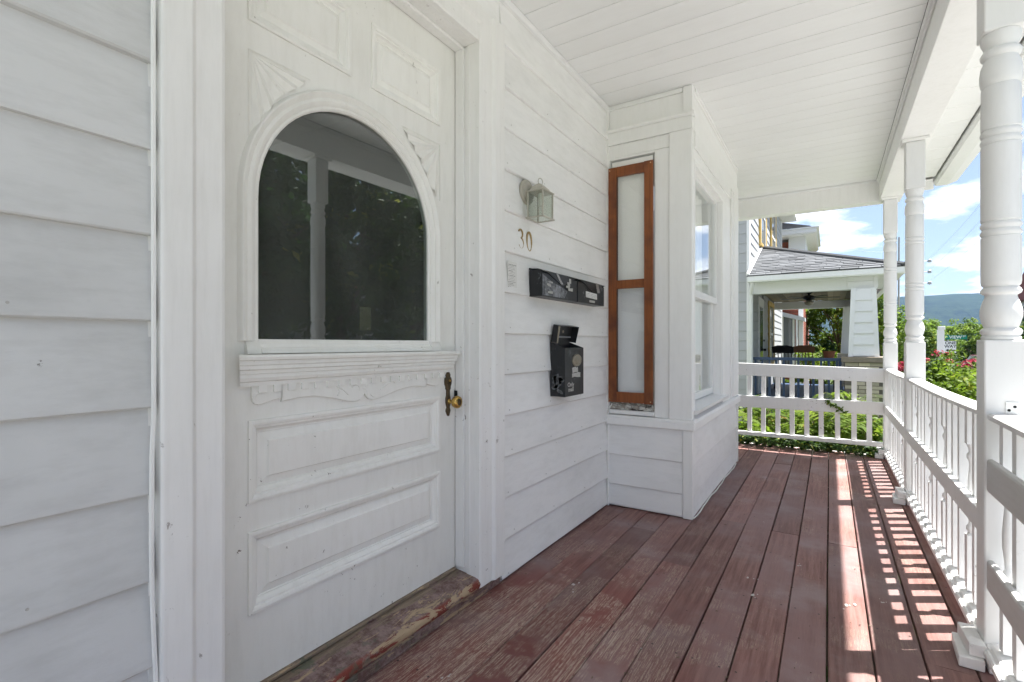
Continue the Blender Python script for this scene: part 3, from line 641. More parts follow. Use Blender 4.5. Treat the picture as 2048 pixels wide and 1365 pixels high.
# ------------------------------------------------------------------ bay window
BX, BY0, BY1 = -0.762, 3.435, 5.39
bay = thing('bay_window', 'boxy white bay window projecting onto the porch, with sash window and lapped apron', 'bay window', (-1.05, 4.4, 0))
box('bay_core', 'trim', WX - 0.09, BX - 0.03, BY0 + 0.03, BY1 - 0.03, -0.0, 0.62, bay)
# left side apron boards (facing the camera); axis='x' boards lie along x with their face toward -y
def lap_x(x0, x1, z0, z1, y=BY0, lip=0.014, mat='siding'):
    pr = [(y + 0.02, z0), (y - lip + 0.003, z0), (y - lip, z0 + 0.005), (y - lip, z0 + 0.010), (y - 0.002, z1), (y + 0.02, z1)]
    return MB().extrude(pr, 'x', x0, x1).done('siding_board', mat, bay)
lap_x(-1.340, -0.822, 0.372, 0.592); lap_x(-1.340, -0.822, 0.160, 0.378); o = lap_x(-1.340, -0.822, 0.006, 0.166)
for v in o.data.vertices:
    if v.co.z < 0.02: v.co.z += random.uniform(0, 0.012)
box('corner_board', 'trim', -0.820, BX + 0.004, BY0 - 0.018, BY0 + 0.02, 0.003, 0.588, bay, 0.003)
box('corner_board', 'trim', -1.360, -1.342, BY0 - 0.012, BY0 + 0.02, 0.003, 0.59, bay, 0.003)
# water-table band around the bay
box('band_board', 'trim', -1.362, BX + 0.019, BY0 - 0.032, BY0 + 0.03, 0.590, 0.640, bay, 0.004)
box('band_board', 'trim', BX - 0.03, BX + 0.0185, BY0 + 0.031, BY1 + 0.02, 0.590, 0.640, bay, 0.004)
MB().extrude([(BY0 - 0.030, 0.641), (BY0 - 0.026, 0.655), (BY0 + 0.06, 0.662), (BY0 + 0.06, 0.641)], 'x', -1.362, BX + 0.014).done('sloping_ledge', 'trim', bay)
MB().extrude([(BX + 0.016, 0.6405), (BX + 0.012, 0.654), (BX - 0.10, 0.690), (BX - 0.10, 0.6405)], 'y', BY0 + 0.062, BY1 + 0.015).done('sloping_ledge', 'trim', bay)
# front apron boards
for (z0, z1) in ((0.352, 0.589), (0.150, 0.358), (0.008, 0.156)):
    siding_board(bay, BY0 + 0.0, BY1 - 0.06, z0, x=BX - 0.016, ztop=z1, lip=0.016, warp=0.003)
box('corner_board', 'trim', BX - 0.05, BX + 0.004, BY1 - 0.035, BY1, 0.003, 0.589, bay, 0.003)
MB().extrude([(BX - 0.02, 0.5), (BX + 0.006, 0.5), (BX + 0.006, 0.588), (BX - 0.02, 0.588)], 'y', BY1 - 0.062, BY1 - 0.036).done('metal_strip', 'metal_white', bay)
# side face boards above the band (facing -y): outer board, inner casing, header
yB = BY0
def sideboard(x0, x1, z0, z1, y0, y1, name='casing_board'): return box(name, 'trim', x0, x1, y0, y1, z0, z1, bay, 0.003)
sideboard(-0.911, BX, 0.657, 2.585, yB - 0.014, yB + 0.05)
sideboard(-1.013, -0.913, 0.659, 2.495, yB - 0.002, yB + 0.05)
sideboard(-1.362, -0.913, 2.497, 2.5845, yB - 0.0025, yB + 0.05)
sideboard(-1.362, -1.338, 0.658, 2.495, yB - 0.004, yB + 0.05)
sideboard(-1.362, BX + 0.002, 2.586, 2.672, yB - 0.016, yB + 0.05, 'header_board')
MB().extrude([(yB + 0.02, 2.673), (yB - 0.02, 2.673), (yB - 0.036, 2.684), (yB - 0.036, 2.692), (yB + 0.02, 2.702)], 'x', -1.364, BX + 0.016).done('drip_moulding', 'trim', bay)
sideboard(-1.345, -0.821, 2.703, 2.842, yB + 0.004, yB + 0.05, 'frieze_panel')
sideboard(-1.362, -0.823, 2.8425, 2.872, yB - 0.006, yB + 0.05, 'frieze_trim')
sideboard(-1.362, -1.346, 2.703, 2.842, yB - 0.008, yB + 0.05, 'frieze_trim')
sideboard(-0.820, BX + 0.003, 2.7025, 2.872, yB - 0.014, yB + 0.05, 'corner_board')
# side window: jamb, pale upper shade, curtain, sill
box('window_jamb', 'trim', -1.338, -1.325, yB + 0.0505, yB + 0.12, 0.70, 2.495, bay); box('window_jamb', 'trim', -1.03, -1.013, yB + 0.0505, yB + 0.12, 0.70, 2.495, bay)
box('head_jamb', 'trim', -1.337, -1.014, yB + 0.0, yB + 0.12, 2.481, 2.4965, bay)
box('window_shade', 'shade', -1.325, -1.03, yB + 0.016, yB + 0.020, 1.56, 2.47, bay)
vs_ = []; n = 40
for k in range(n):
    x = -1.325 + 0.295 * k / (n - 1)
    for z, am in ((0.70, 0.016), (0.9, 0.013), (1.2, 0.010), (1.575, 0.004)): vs_.append((x, yB + 0.034 + am * 0.3 * math.sin(k * 0.33 + 2.2 * z + 0.6 * math.sin(k * 0.21)), z))
MB().add(vs_, [(4 * k + j, 4 * k + 4 + j, 4 * k + 5 + j, 4 * k + 1 + j) for k in range(n - 1) for j in range(3)]).done('curtain', 'curtain', bay, smooth=True)
n = 24; vs_ = []
for k in range(n):
    x = -1.337 + 0.322 * k / (n - 1); j = lambda a: random.uniform(-a, a)
    vs_ += [(x, yB + 0.058, 0.745 + j(.004)), (x, yB + 0.022 + j(.006), 0.742 + j(.006)), (x, yB + 0.006 + j(.006), 0.722 + j(.008)), (x, yB + 0.002 + j(.003), 0.700 + j(.005)), (x, yB + 0.04, 0.662)]
MB().add(vs_, [(5 * k + j, 5 * k + 5 + j, 5 * k + 6 + j, 5 * k + 1 + j) for k in range(n - 1) for j in range(4)]).done('rotten_sill', 'rotten', bay)
box('sill_strip', 'trim', -1.337, -1.014, yB - 0.016, yB + 0.03, 0.664, 0.692, bay, 0.004)
# front face (facing +x)
def fr(y0, y1, z0, z1, p0=-0.05, p1=0.0, name='casing_board', mat='trim', bev=0.003): return box(name, mat, BX + p0, BX + p1, y0, y1, z0, z1, bev and bay or bay, bev)
fr(yB + 0.0505, 3.512, 0.70, 2.3995, -0.10, 0.002)
fr(4.562, 4.905, 0.664, 2.3995, -0.02, 0.0); fr(4.905, 5.00, 0.664, 2.45, -0.05, -0.012); fr(5.00, 5.13, 0.664, 2.5845, -0.05, 0.002); fr(5.132, 5.385, 0.664, 2.5845, -0.05, 0.006)
fr(yB + 0.0505, 4.904, 2.40, 2.475, -0.10, 0.0, 'header_board'); fr(yB + 0.0505, 4.904, 2.477, 2.5845, -0.10, 0.008, 'header_board'); fr(yB + 0.0505, 5.39, 2.586, 2.700, -0.10, 0.004, 'header_board')
fr(yB + 0.0505, 5.39, 2.702, 2.848, -0.10, -0.006, 'frieze_panel'); fr(yB + 0.0505, 5.33, 2.8485, 2.872, -0.10, 0.012, 'frieze_trim')
fr(yB + 0.052, 5.35, 2.838, 2.8475, -0.006, 0.004, 'frieze_trim')
fr(4.563, 4.58, 0.70, 2.399, -0.125, -0.0205, 'window_jamb'); fr(3.49, 4.56, 2.385, 2.3995, -0.125, -0.1005, 'head_jamb')
box('head_jamb', 'trim', BX - 0.099, BX - 0.001, 3.513, 4.562, 2.372, 2.3995, bay, 0.002)
MB().extrude([(BX + 0.02, 0.692), (BX + 0.022, 0.715), (BX - 0.12, 0.742), (BX - 0.12, 0.692)], 'y', 3.47, 4.70).done('window_sill', 'railing', bay)
# sashes: upper outside, lower inside
def sash(y0, y1, z0, z1, x, w=0.045, t=0.026, zb=0.05):
    s = MB().box(x - t, x, y0, y0 + w, z0, z1).box(x - t, x, y1 - w, y1, z0, z1).box(x - t + .0003, x - .0003, y0 + w, y1 - w, z0, z0 + zb).box(x - t + .0003, x - .0003, y0 + w, y1 - w, z1 - 0.04, z1).done('window_sash', 'metal_white', bay)
    MB().box(x - t / 2 - 0.003, x - t / 2, y0 + w, y1 - w, z0 + zb, z1 - 0.04).done('glass_pane', 'glass2', s)
sash(3.516, 4.556, 1.500, 2.384, BX - 0.045); sash(3.516, 4.556, 0.745, 1.545, BX - 0.078)
vs_ = []; n = 60
for k in range(n):
    y = 3.56 + 0.96 * k / (n - 1)
    for z in (0.72, 1.3, 1.9, 2.38): vs_.append((BX - 0.16 + 0.012 * math.sin(k * 0.8 + z), y, z))
MB().add(vs_, [(4 * k + j, 4 * k + 4 + j, 4 * k + 5 + j, 4 * k + 1 + j) for k in range(n - 1) for j in range(3)]).done('curtain', 'shade', bay, smooth=True)
# bay return toward the wall on the far side
box('return_board', 'trim', WX, BX - 0.0505, BY1 - 0.02, BY1 + 0.0, 0.0, 2.87, bay)

# wooden screen frame fixed over the side window
sf = thing('window_screen', 'orange-brown varnished wooden screen frame with two panes on the narrow side window', 'screen frame', (-1.18, yB - 0.02, 0.75))
fy0, fy1 = yB - 0.030, yB - 0.006
def skew(o, k=0.004):
    return o
box('side_rail', 'orange', -1.337, -1.2775, fy0, fy1, 0.749, 2.418, sf, 0.002); box('side_rail', 'orange', -1.0775, -1.018, fy0, fy1, 0.746, 2.422, sf, 0.002)
for z0, z1 in ((0.749, 0.822), (1.553, 1.613), (2.350, 2.419)): box('cross_rail', 'orange', -1.277, -1.078, fy0 + 0.0012, fy1, z0, z1, sf, 0.002)
for z0, z1 in ((0.822, 1.553), (1.613, 2.35)):
    box('glass_pane', 'glass2', -1.277, -1.078, yB - 0.012, yB - 0.010, z0, z1, sf)
    box('shadow_edge', simple('painted_shadow_edge', (0.05, 0.018, 0.006), 0.5), -1.2772, -1.2735, fy0 + 0.004, fy1, z0, z1, sf)  # dark strip paints the shadow along the left edge of each pane
for (x, z) in ((-1.032, 2.405), (-1.325, 0.766), (-1.032, 0.763), (-1.325, 2.40)): MB().lathe([(0.0045, 0), (0.0045, -0.002), (0.002, -0.003)], (x, fy0, z), 10, 'y').done('screw', simple('brass_screw', (0.7, 0.5, 0.3), 0.3, metal=0.8), sf)

# cords by the bay
pts = [(-1.318, yB - 0.004, 0.735), (-1.330, yB - 0.030, 0.700), (-1.345, yB - 0.040, 0.655), (-1.349, yB - 0.038, 0.60), (-1.350, yB - 0.022, 0.56)] + [(-1.350 + 0.003 * math.sin(z * 11), yB - 0.022, z) for z in [0.5 - 0.05 * k for k in range(10)]] + [(-1.346, yB - 0.03, 0.012)]
tag(MB().tube(pts, 0.0045, 7).done('cord', 'cord', smooth=True), 'thin white cord running down the corner of the bay from its side window', 'cord')
pts = [(BX + 0.008 + 0.004 * math.sin(k * 0.9), 3.43 + k * 0.1, 0.006 + 0.006 * (k % 3 == 0)) for k in range(19)]
tag(MB().tube(pts, 0.0045, 7).done('cord', 'cord', smooth=True), 'loose white cord lying on the planks along the foot of the bay', 'cord')

# ------------------------------------------------------------------ wall lamp, numbers, notice, mailboxes
lamp = thing('wall_lantern', 'small cream metal porch lantern with clear glass sides beside the door', 'lamp', (WX + 0.1, 2.27, 1.9))
LX0, LX1, LY0, LY1 = -1.308, -1.222, 2.222, 2.328
MB().lathe([(0.066, 0.012), (0.066, 0.018), (0.060, 0.026), (0.050, 0.028), (0.044, 0.036), (0.030, 0.040)], (WX, 2.272, 1.960), 26, 'x').done('back_plate', 'lamp', lamp, smooth=True)
MB().tube([(WX + 0.035, 2.272, 1.955), (WX + 0.055, 2.272, 1.975), (WX + 0.085, 2.272, 1.985), (-1.265, 2.275, 1.985)], 0.010, 10).done('arm', 'lamp', lamp, smooth=True)
MB().tube([(WX + 0.03, 2.272, 1.915), (WX + 0.045, 2.272, 1.905), (WX + 0.055, 2.272, 1.918)], 0.006, 8).done('thumb_screw', 'lamp', lamp, smooth=True)
def frustum(m, x0, x1, y0, y1, z0, X0, X1, Y0, Y1, z1):
    return m.add([(x0, y0, z0), (x1, y0, z0), (x1, y1, z0), (x0, y1, z0), (X0, Y0, z1), (X1, Y0, z1), (X1, Y1, z1), (X0, Y1, z1)], [(0, 3, 2, 1), (4, 5, 6, 7), (0, 1, 5, 4), (1, 2, 6, 5), (2, 3, 7, 6), (3, 0, 4, 7)])
m = MB(); m.box(LX0 - .008, LX1 + .008, LY0 - .008, LY1 + .008, 1.943, 1.948)
frustum(m, LX0 + .004, LX1 - .004, LY0 + .004, LY1 - .004, 1.9483, LX0 + .012, LX1 - .012, LY0 + .012, LY1 - .012, 1.965); frustum(m, LX0 + .012, LX1 - .012, LY0 + .012, LY1 - .012, 1.9652, LX0 + .03, LX1 - .03, LY0 + .035, LY1 - .035, 1.985)
roof = m.done('lamp_roof', 'lamp', lamp, 0.001)
lc = ((LX0 + LX1) / 2, (LY0 + LY1) / 2)
MB().tube([(lc[0] + 0.011 * math.sin(6.283 * k / 14) * 0.55, lc[1] + 0.013 * math.sin(6.283 * k / 14), 2.003 - 0.018 * math.cos(6.283 * k / 14)) for k in range(15)], 0.002, 6).done('hanging_ring', 'lamp', roof, smooth=True)
m = MB()
for (x, y) in ((LX0, LY0), (LX1, LY0), (LX1, LY1), (LX0, LY1)): m.box(x - .0035, x + .0035, y - .0035, y + .0035, 1.812, 1.943)
for z in (1.806,):
    m.box(LX0 - .009, LX1 + .009, LY0 - .009, LY0 - .002, z, z + .006).box(LX0 - .009, LX1 + .009, LY1 + .002, LY1 + .009, z, z + .006).box(LX0 - .009, LX0 - .002, LY0 - .002, LY1 + .002, z, z + .006).box(LX1 + .002, LX1 + .009, LY0 - .002, LY1 + .002, z, z + .006)
m.done('lantern_cage', 'lamp', lamp)
for a in (('y', LY0), ('y', LY1), ('x', LX0), ('x', LX1)):
    if a[0] == 'y': box('lantern_glass', 'lampglass', LX0 + .004, LX1 - .004, a[1] - .0008, a[1] + .0008, 1.812, 1.942, lamp)
    else: box('lantern_glass', 'lampglass', a[1] - .0008, a[1] + .0008, LY0 + .004, LY1 - .004, 1.812, 1.942, lamp)
MB().lathe([(0.013, 0), (0.013, 0.062), (0.009, 0.066)], (lc[0], lc[1], 1.876), 14).done('bulb_socket', 'tube', lamp, smooth=True)

def text_mesh(body, size, depth, mat, name, parent, mw, bold=0.0, align='CENTER'):
    cu = bpy.data.curves.new(name, 'FONT'); cu.body = body; cu.size = size; cu.extrude = depth; cu.offset = bold; cu.align_x = align; cu.align_y = 'CENTER'
    ob = bpy.data.objects.new(name, cu); COL.objects.link(ob); bpy.context.view_layer.update()
    dg = bpy.context.evaluated_depsgraph_get(); me = bpy.data.meshes.new_from_object(ob.evaluated_get(dg)); COL.objects.unlink(ob); bpy.data.objects.remove(ob)
    me.transform(mw); me.materials.clear(); me.materials.append(M[mat] if isinstance(mat, str) else mat)
    o = bpy.data.objects.new(name, me); COL.objects.link(o)
    if parent: link_parent(o, parent)
    return o
# text lying on a +x facing wall: local x -> +y, local y -> +z, local z -> +x
def wallmat(x, y, z, sy=1.0): return Matrix(((0, 0, 1, x), (sy, 0, 0, y), (0, 1, 0, z), (0, 0, 0, 1)))
def facing_my(x, y, z, s=1.0): return Matrix(((s, 0, 0, x), (0, 0, -1, y), (0, 1, 0, z), (0, 0, 0, 1)))
def strokes(name, lines, r, mat, parent):
    m = MB()
    for L_ in lines: m.tube(L_, r, 6)
    return m.done(name, mat, parent, smooth=True)
hx = WX + 0.014
def arc(cy0, cz0, ry, rz, a0, a1, n=14): return [(hx, cy0 + ry * math.cos(a0 + (a1 - a0) * k / n), cz0 + rz * math.sin(a0 + (a1 - a0) * k / n)) for k in range(n + 1)]
three = strokes('house_number', [arc(2.214, 1.732, 0.020, 0.022, 2.6, -1.45), arc(2.216, 1.684, 0.024, 0.027, 1.45, -2.7)], 0.0045, 'bronze', None)
tag(three, 'aged brass numeral 3 nailed to the siding beside the door', 'house number', 'numerals of the house number')
zero = strokes('house_number', [arc(2.300, 1.705, 0.024, 0.050, 0, 2 * math.pi, 28)], 0.0055, 'bronze', None)
tag(zero, 'aged brass numeral 0 nailed right of the numeral 3', 'house number', 'numerals of the house number')

notice = box('paper_notice', 'paper', WX + 0.0165, WX + 0.0175, 2.085, 2.172, 1.438, 1.575); tag(notice, 'faded paper notice with rows of grey print stuck to the siding by the casing', 'notice')
m = MB(); z = 1.560
for k, (w, h) in enumerate([(1, .004), (.75, .0015), (.85, .0015), (.9, .0015), (.55, .003), (.9, .0012), (.8, .0012), (.95, .003), (.7, .0012), (.9, .0012), (.85, .0012), (1, .0026), (.6, .003), (.8, .002), (.4, .002)]):
    y0 = 2.090 + (0.0 if k % 4 else 0.004)
    segs = 5
    for s in range(segs):
        a = y0 + 0.072 * w * s / segs; m.box(WX + 0.0176, WX + 0.0179, a, a + 0.072 * w / segs * random.uniform(0.7, 1.0), z - h, z)
    z -= 0.0078
m.done('printed_lines', 'ink', notice)

mb = []
def hbox(y0, y1, first):
    t_ = thing('mailbox', 'left of the two joined black horizontal mailboxes, scuffed with a bent lid' if first else 'right of the two joined black horizontal mailboxes, with a white address label', 'mailbox', (-1.31, (y0 + y1) / 2, 1.41), 'black mailboxes on the siding')
    z0, z1 = 1.413, 1.556; xb, xf = WX + 0.016, -1.268
    # open-topped tray: front, bottom, ends, back
    m = MB(); m.box(xb, xf, y0, y1, z0, z0 + .003).box(xf - .003, xf, y0, y1, z0 + .003, z1 - .02).box(xb, xf - .003, y0, y0 + .003, z0 + .003, z1 - .004).box(xb, xf - .003, y1 - .003, y1, z0 + .003, z1 - .004).box(xb, xb + .003, y0 + .003, y1 - .003, z0 + .003, z1 + .006)
    body = m.done('box_body', 'black', t_, 0.0012)
    # lid dips in a V toward the middle of the front
    n = 17; vs_ = []
    for k in range(n):
        s = k / (n - 1); y = y0 + .002 + (y1 - y0 - .004) * s; dip = 0.058 * max(0, 1 - abs(s - 0.52) / 0.42) ** 1.0
        vs_ += [(xb, y, z1 + .006), (xb + .05, y, z1 + .004), (xf + .002, y, z1 - .006), (xf + .005, y, z1 - .010 - dip), (xf + .002, y, z1 - .012 - dip), (xf, y, z1 - .010)]
    lid = MB().add(vs_, [(6 * k + j, 6 * k + 6 + j, 6 * k + 7 + j, 6 * k + 1 + j) for k in range(n - 1) for j in range(5)]).done('lid', 'black', t_)
    if first:
        MB().tube([(xb + .006, y0 - .004, z1 + .003), (xb + .006, y1, z1 + .003)], 0.006, 8).done('hinge_rod', 'black', t_, smooth=True)
        MB().add([(xf + .0006, y0 + .004, z0 + .006), (xf + .0006, y0 + .26, z0 + .006), (xf + .0006, y0 + .30, z0 + .05), (xf + .0006, y0 + .22, z0 + .068), (xf + .0006, y0 + .12, z0 + .082), (xf + .0006, y0 + .004, z0 + .116)], [(0, 1, 2, 3, 4, 5)]).done('scuffed_patch', patch_mat, t_)
        m = MB()
        for (a, b, w, h) in ((.27, .070, .05, .013), (.30, .056, .06, .014), (.29, .085, .035, .016), (.315, .10, .022, .022), (.055, .022, .055, .010), (.045, .060, .045, .010), (.05, .078, .06, .008)):
            j = lambda: random.uniform(-.004, .004); m = MB(); m.add([(xf + .0056, y0 + a + j(), z0 + b + j()), (xf + .0056, y0 + a + w, z0 + b + j() - .004), (xf + .0056, y0 + a + w + j(), z0 + b + h + j()), (xf + .0056, y0 + a + j(), z0 + b + h + j())], [(0, 1, 2, 3)]); m.done('torn_sticker', 'sticker', t_)
        m = MB().add([(xf + .0062, y0 + .145, z1 - .004), (xf + .0062, y0 + .170, z1 - .006), (xf + .0064, y0 + .235, z1 - .060), (xf + .0064, y0 + .205, z1 - .062)], [(0, 1, 2, 3)]).done('tape_strip', simple('clear_tape_glare', (0.32, 0.31, 0.30), 0.25), t_)
    else:
        q = MB().add([(xf + .0008, y0 + .115, z0 + .038), (xf + .0008, y0 + .290, z0 + .034), (xf + .0008, y0 + .288, z0 + .070), (xf + .0008, y0 + .113, z0 + .075)], [(0, 1, 2, 3)]).done('address_label', simple('white_label', (0.68, 0.68, 0.66), 0.7, namt=0.1), t_)
        m = MB()
        for r in range(3):
            for c_ in range(7): m.box(xf + .0009, xf + .0012, y0 + .125 + c_ * .022, y0 + .125 + c_ * .022 + random.uniform(.010, .018), z0 + .044 + r * .009 - c_ * .0004, z0 + .0465 + r * .009 - c_ * .0004)
        m.done('label_print', 'ink', q)
        MB().box(xf + .0005, xf + .0008, y0 + .170, y0 + .255, z0 + .010, z0 + .024).done('small_label', 'sticker', t_)
        MB().add([(xf + .0062, y0 + .255, z1 - .004), (xf + .0062, y0 + .300, z1 - .006), (xf + .0064, y0 + .325, z1 - .062), (xf + .0064, y0 + .285, z1 - .068)], [(0, 1, 2, 3)]).done('tape_strip', simple('clear_tape_glare', (0.30, 0.29, 0.28), 0.25), t_)
    return t_
def patchm():
    t = NT('sun_faded_enamel_patch'); v = t.co(); a = t.noise(v, 45, 6, 0.75, 0.3); b = t.noise(v, 12, 3, 0.5)
    c = t.mix(t.ramp(t.math('ADD', t.math('MULTIPLY', a, .6), t.math('MULTIPLY', b, .4)), 0.42, 0.58), (0.05, 0.052, 0.056), (0.26, 0.27, 0.29)); t.bsdf(c, 0.45, None, 0.4); return t.m
patch_mat = patchm()
hbox(2.299, 2.729, True); hbox(2.741, 3.153, False)

vb = thing('mailbox', 'tall black mailbox with its lid raised, round medallion and torn stickers', 'mailbox', (-1.30, 2.66, 0.86), 'black mailboxes on the siding')
y0, y1, xb, xf, z0 = 2.538, 2.789, WX + 0.015, -1.253, 0.862
m = MB(); m.box(xb, xf, y0, y1, z0, z0 + .003).box(xf - .003, xf, y0, y1, z0 + .003, 1.140)
m.extrude([(xb, z0 + .003), (xf - .003, z0 + .003), (xf - .003, 1.140), (xb, 1.172)], 'y', y0, y0 + .003).extrude([(xb, z0 + .003), (xf - .003, z0 + .003), (xf - .003, 1.140), (xb, 1.172)], 'y', y1 - .003, y1).box(xb, xb + .003, y0 + .003, y1 - .003, z0 + .003, 1.185)
m.done('box_body', 'black', vb, 0.0012)
# raised lid: shallow tray standing up on its hinge, open side to the porch
lid = thing('lid', None, None); lid.location = (0, 0, 0); lid.parent = vb; lid.matrix_parent_inverse = Matrix.Translation(-Vector(vb.location))
COL.objects.unlink(lid); bpy.data.objects.remove(lid)
m = MB(); lx0, lx1 = xb + .002, xb + .046
m.add([(lx0, y0 + .002, 1.174), (lx0, y1 - .008, 1.174), (lx0 + .018, y1 + .0, 1.272), (lx0 + .018, y0 + .002, 1.272)], [(0, 1, 2, 3)])
m.add([(lx0, y0 + .002, 1.174), (lx1, y0 + .002, 1.168), (lx1 + .018, y0 + .002, 1.262), (lx0 + .018, y0 + .002, 1.272)], [(0, 1, 2, 3)])
m.add([(lx0, y1 - .008, 1.174), (lx1, y1 - .008, 1.168), (lx1 + .018, y1, 1.262), (lx0 + .018, y1, 1.272)], [(0, 1, 2, 3)])
m.add([(lx0 + .018, y0 + .002, 1.272), (lx0 + .018, y1, 1.272), (lx1 + .018, y1, 1.262), (lx1 + .018, y0 + .002, 1.262)], [(0, 1, 2, 3)])
o = m.done('lid', 'black', vb); md = o.modifiers.new('solid', 'SOLIDIFY'); md.thickness = 0.002
MB().tube([(lx0 + .012, y0 + .02, 1.203), (lx0 + .012, y1 - .02, 1.203)], 0.005, 8).done('lid_rib', 'scuffgrey', o, smooth=True)
MB().add([(lx1 - .004, y0 - .0008, 1.166), (lx1 + .004, y0 - .0008, 1.166), (lx1 + .020, y0 - .0008, 1.262), (lx1 + .008, y0 - .0008, 1.262)], [(0, 1, 2, 3)]).done('lid_edge', 'medal', o)
MB().lathe([(0.009, 0), (0.007, 0.004), (0.0, 0.005)], (lx0 + .013, 2.67, 1.235), 12, 'x').done('lock_stud', 'medal', o, smooth=True)
MB().lathe([(0.036, 0.0), (0.036, 0.004), (0.032, 0.007), (0.027, 0.004), (0.024, 0.004), (0.018, 0.008), (0.008, 0.010), (0.001, 0.010)], (0, 0, 0), 30, 'x').done('medallion', 'medal', vb, smooth=True)
mo = bpy.data.objects['medallion']; mo.data.transform(Matrix.Translation((xf, 2.690, 1.066)) @ Matrix.Diagonal((1, 1.75, 1, 1)))
m = MB()
def sticker(m, a, b, w, h, n=10):
    pts = []
    for (sy, sz) in [(0, 0), (1, 0), (1, 1), (0, 1)]: pass
    per = [(t, 0) for t in np.linspace(0, 1, 4)] + [(1, t) for t in np.linspace(.25, 1, 3)] + [(t, 1) for t in np.linspace(.75, 0, 4)] + [(0, t) for t in np.linspace(.7, .3, 2)]
    pts = [(xf + .0007, a + w * u + random.uniform(-.003, .003), b + h * v_ + random.uniform(-.0035, .0035)) for u, v_ in per]
    m.add(pts, [tuple(range(len(pts)))])
sticker(m, 2.632, 0.996, 0.075, 0.030); m.done('torn_sticker', 'sticker', vb)
m = MB(); sticker(m, 2.628, 0.968, 0.115, 0.026); m.done('torn_sticker', 'sticker', vb)
M['worn_white'] = simple('worn_white_lettering', (0.50, 0.49, 0.46), 0.8, nscale=90, namt=0.5)
text_mesh('Only', 0.034, 0.0003, 'worn_white', 'sticker_lettering', vb, wallmat(xf + .0008, 2.612, 0.928, 1.25), 0.0006)
text_mesh('mail', 0.034, 0.0003, 'worn_white', 'sticker_lettering', vb, wallmat(xf + .0008, 2.614, 0.900, 1.25), 0.0008)
m = MB(); 
for k in range(26):
    a, b = random.uniform(xb + .02, xf - .02), random.uniform(.885, .985); r = random.uniform(.005, .018)
    m.add([(a + r * random.uniform(.5, 1.3) * math.cos(t), y0 - .0006, b + r * random.uniform(.5, 1.3) * math.sin(t)) for t in np.linspace(0, 5.6, 7)], [tuple(range(7))])
m.done('tape_residue', simple('cracked_tape_residue', (0.13, 0.135, 0.14), 0.35, nscale=60, namt=0.5), vb)

# ------------------------------------------------------------------ porch ceiling, beams, roof
PB = -1.1
ceil = thing('porch_ceiling', None, None, kind='structure'); CZ = 2.8735
y = -2.55
first_y = 2.238 - 0.1673 * 30
k = 0
while True:
    a = first_y + 0.1673 * k; b = a + 0.1673; k += 1
    if a > 6.5: break
    if a < PB: continue
    b = min(b, 6.55)
    pr = [(a + .0006, CZ + .012), (a + .0006, CZ + .007), (a + .004, CZ + .0008), (b - .0055, CZ), (b - .0025, CZ + .002), (b - .0025, CZ + .012)]
    MB().extrude(pr, 'x', WX + 0.002, 0.418).done('ceiling_board', 'ceiling', ceil)
box('ceiling_deck', 'joist', WX - .05, 0.9, PB, 6.68, CZ + 0.013, CZ + 0.03, ceil)
beam = thing('porch_beam', 'long white beam along the porch front carried by the turned posts', 'beam', (0.53, 2, 2.65))
box('beam_board', 'trim', 0.442, 0.628, PB, 6.46, 2.648, CZ - 0.002, beam, 0.004)
box('beam_trim', 'ceiling', 0.419, 0.4415, PB, 6.44, 2.845, CZ - 0.001, beam, 0.004); box('beam_trim', 'ceiling', 0.4305, 0.4415, PB, 6.44, 2.822, 2.8445, beam, 0.003)
beam2 = thing('porch_beam', 'short white beam across the far end of the porch', 'beam', (-0.4, 6.5, 2.66))
box('beam_board', 'trim', WX, 0.628, 6.462, 6.62, 2.652, CZ + 0.011, beam2, 0.004)
box('beam_trim', 'ceiling', WX, 0.4415, 6.442, 6.461, 2.852, CZ - 0.001, beam2, 0.004)
eave = thing('porch_eave', 'white boarded soffit and gutter along the porch eave', 'eave', (0.8, 2, 2.8))
k = 0
yy = PB
while yy < 6.35:
    pr = [(yy + .0008, 2.852), (yy + .004, 2.845), (yy + .3, 2.845), (yy + .304, 2.852)]
    MB().extrude(pr, 'x', 0.6285, 0.90).done('soffit_board', 'ceiling', eave); yy += 0.305
MB().extrude([(0.914, 2.93), (0.914, 2.82), (0.93, 2.795), (1.02, 2.79), (1.10, 2.82), (1.125, 2.87), (1.125, 2.915), (1.118, 2.915), (1.11, 2.88), (0.93, 2.88), (0.93, 2.93)], 'y', PB, 6.72).done('gutter', 'metal_white', eave)
MB().extrude([(6.6205, 2.853), (6.6205, 2.846), (6.68, 2.846), (6.68, 2.853)], 'x', WX, 0.90).done('end_soffit', 'ceiling', eave)
box('end_fascia', 'trim', WX - 0.3, 0.912, 6.6805, 6.70, 2.76, 2.95, eave)
proof = thing('porch_roof', 'low shingled roof over the porch', 'roof', (0, 2, 3))
M['shingle'] = simple('grey_asphalt_shingle', (0.07, 0.073, 0.078), 0.9, 0.2, nscale=40, namt=0.5, bump=0.6)
MB().extrude([(WX - .01, 2.955), (1.09, 2.94), (1.10, 2.955), (WX - .01, 3.40)], 'y', PB, 6.72).done('roof_slab', 'shingle', proof)

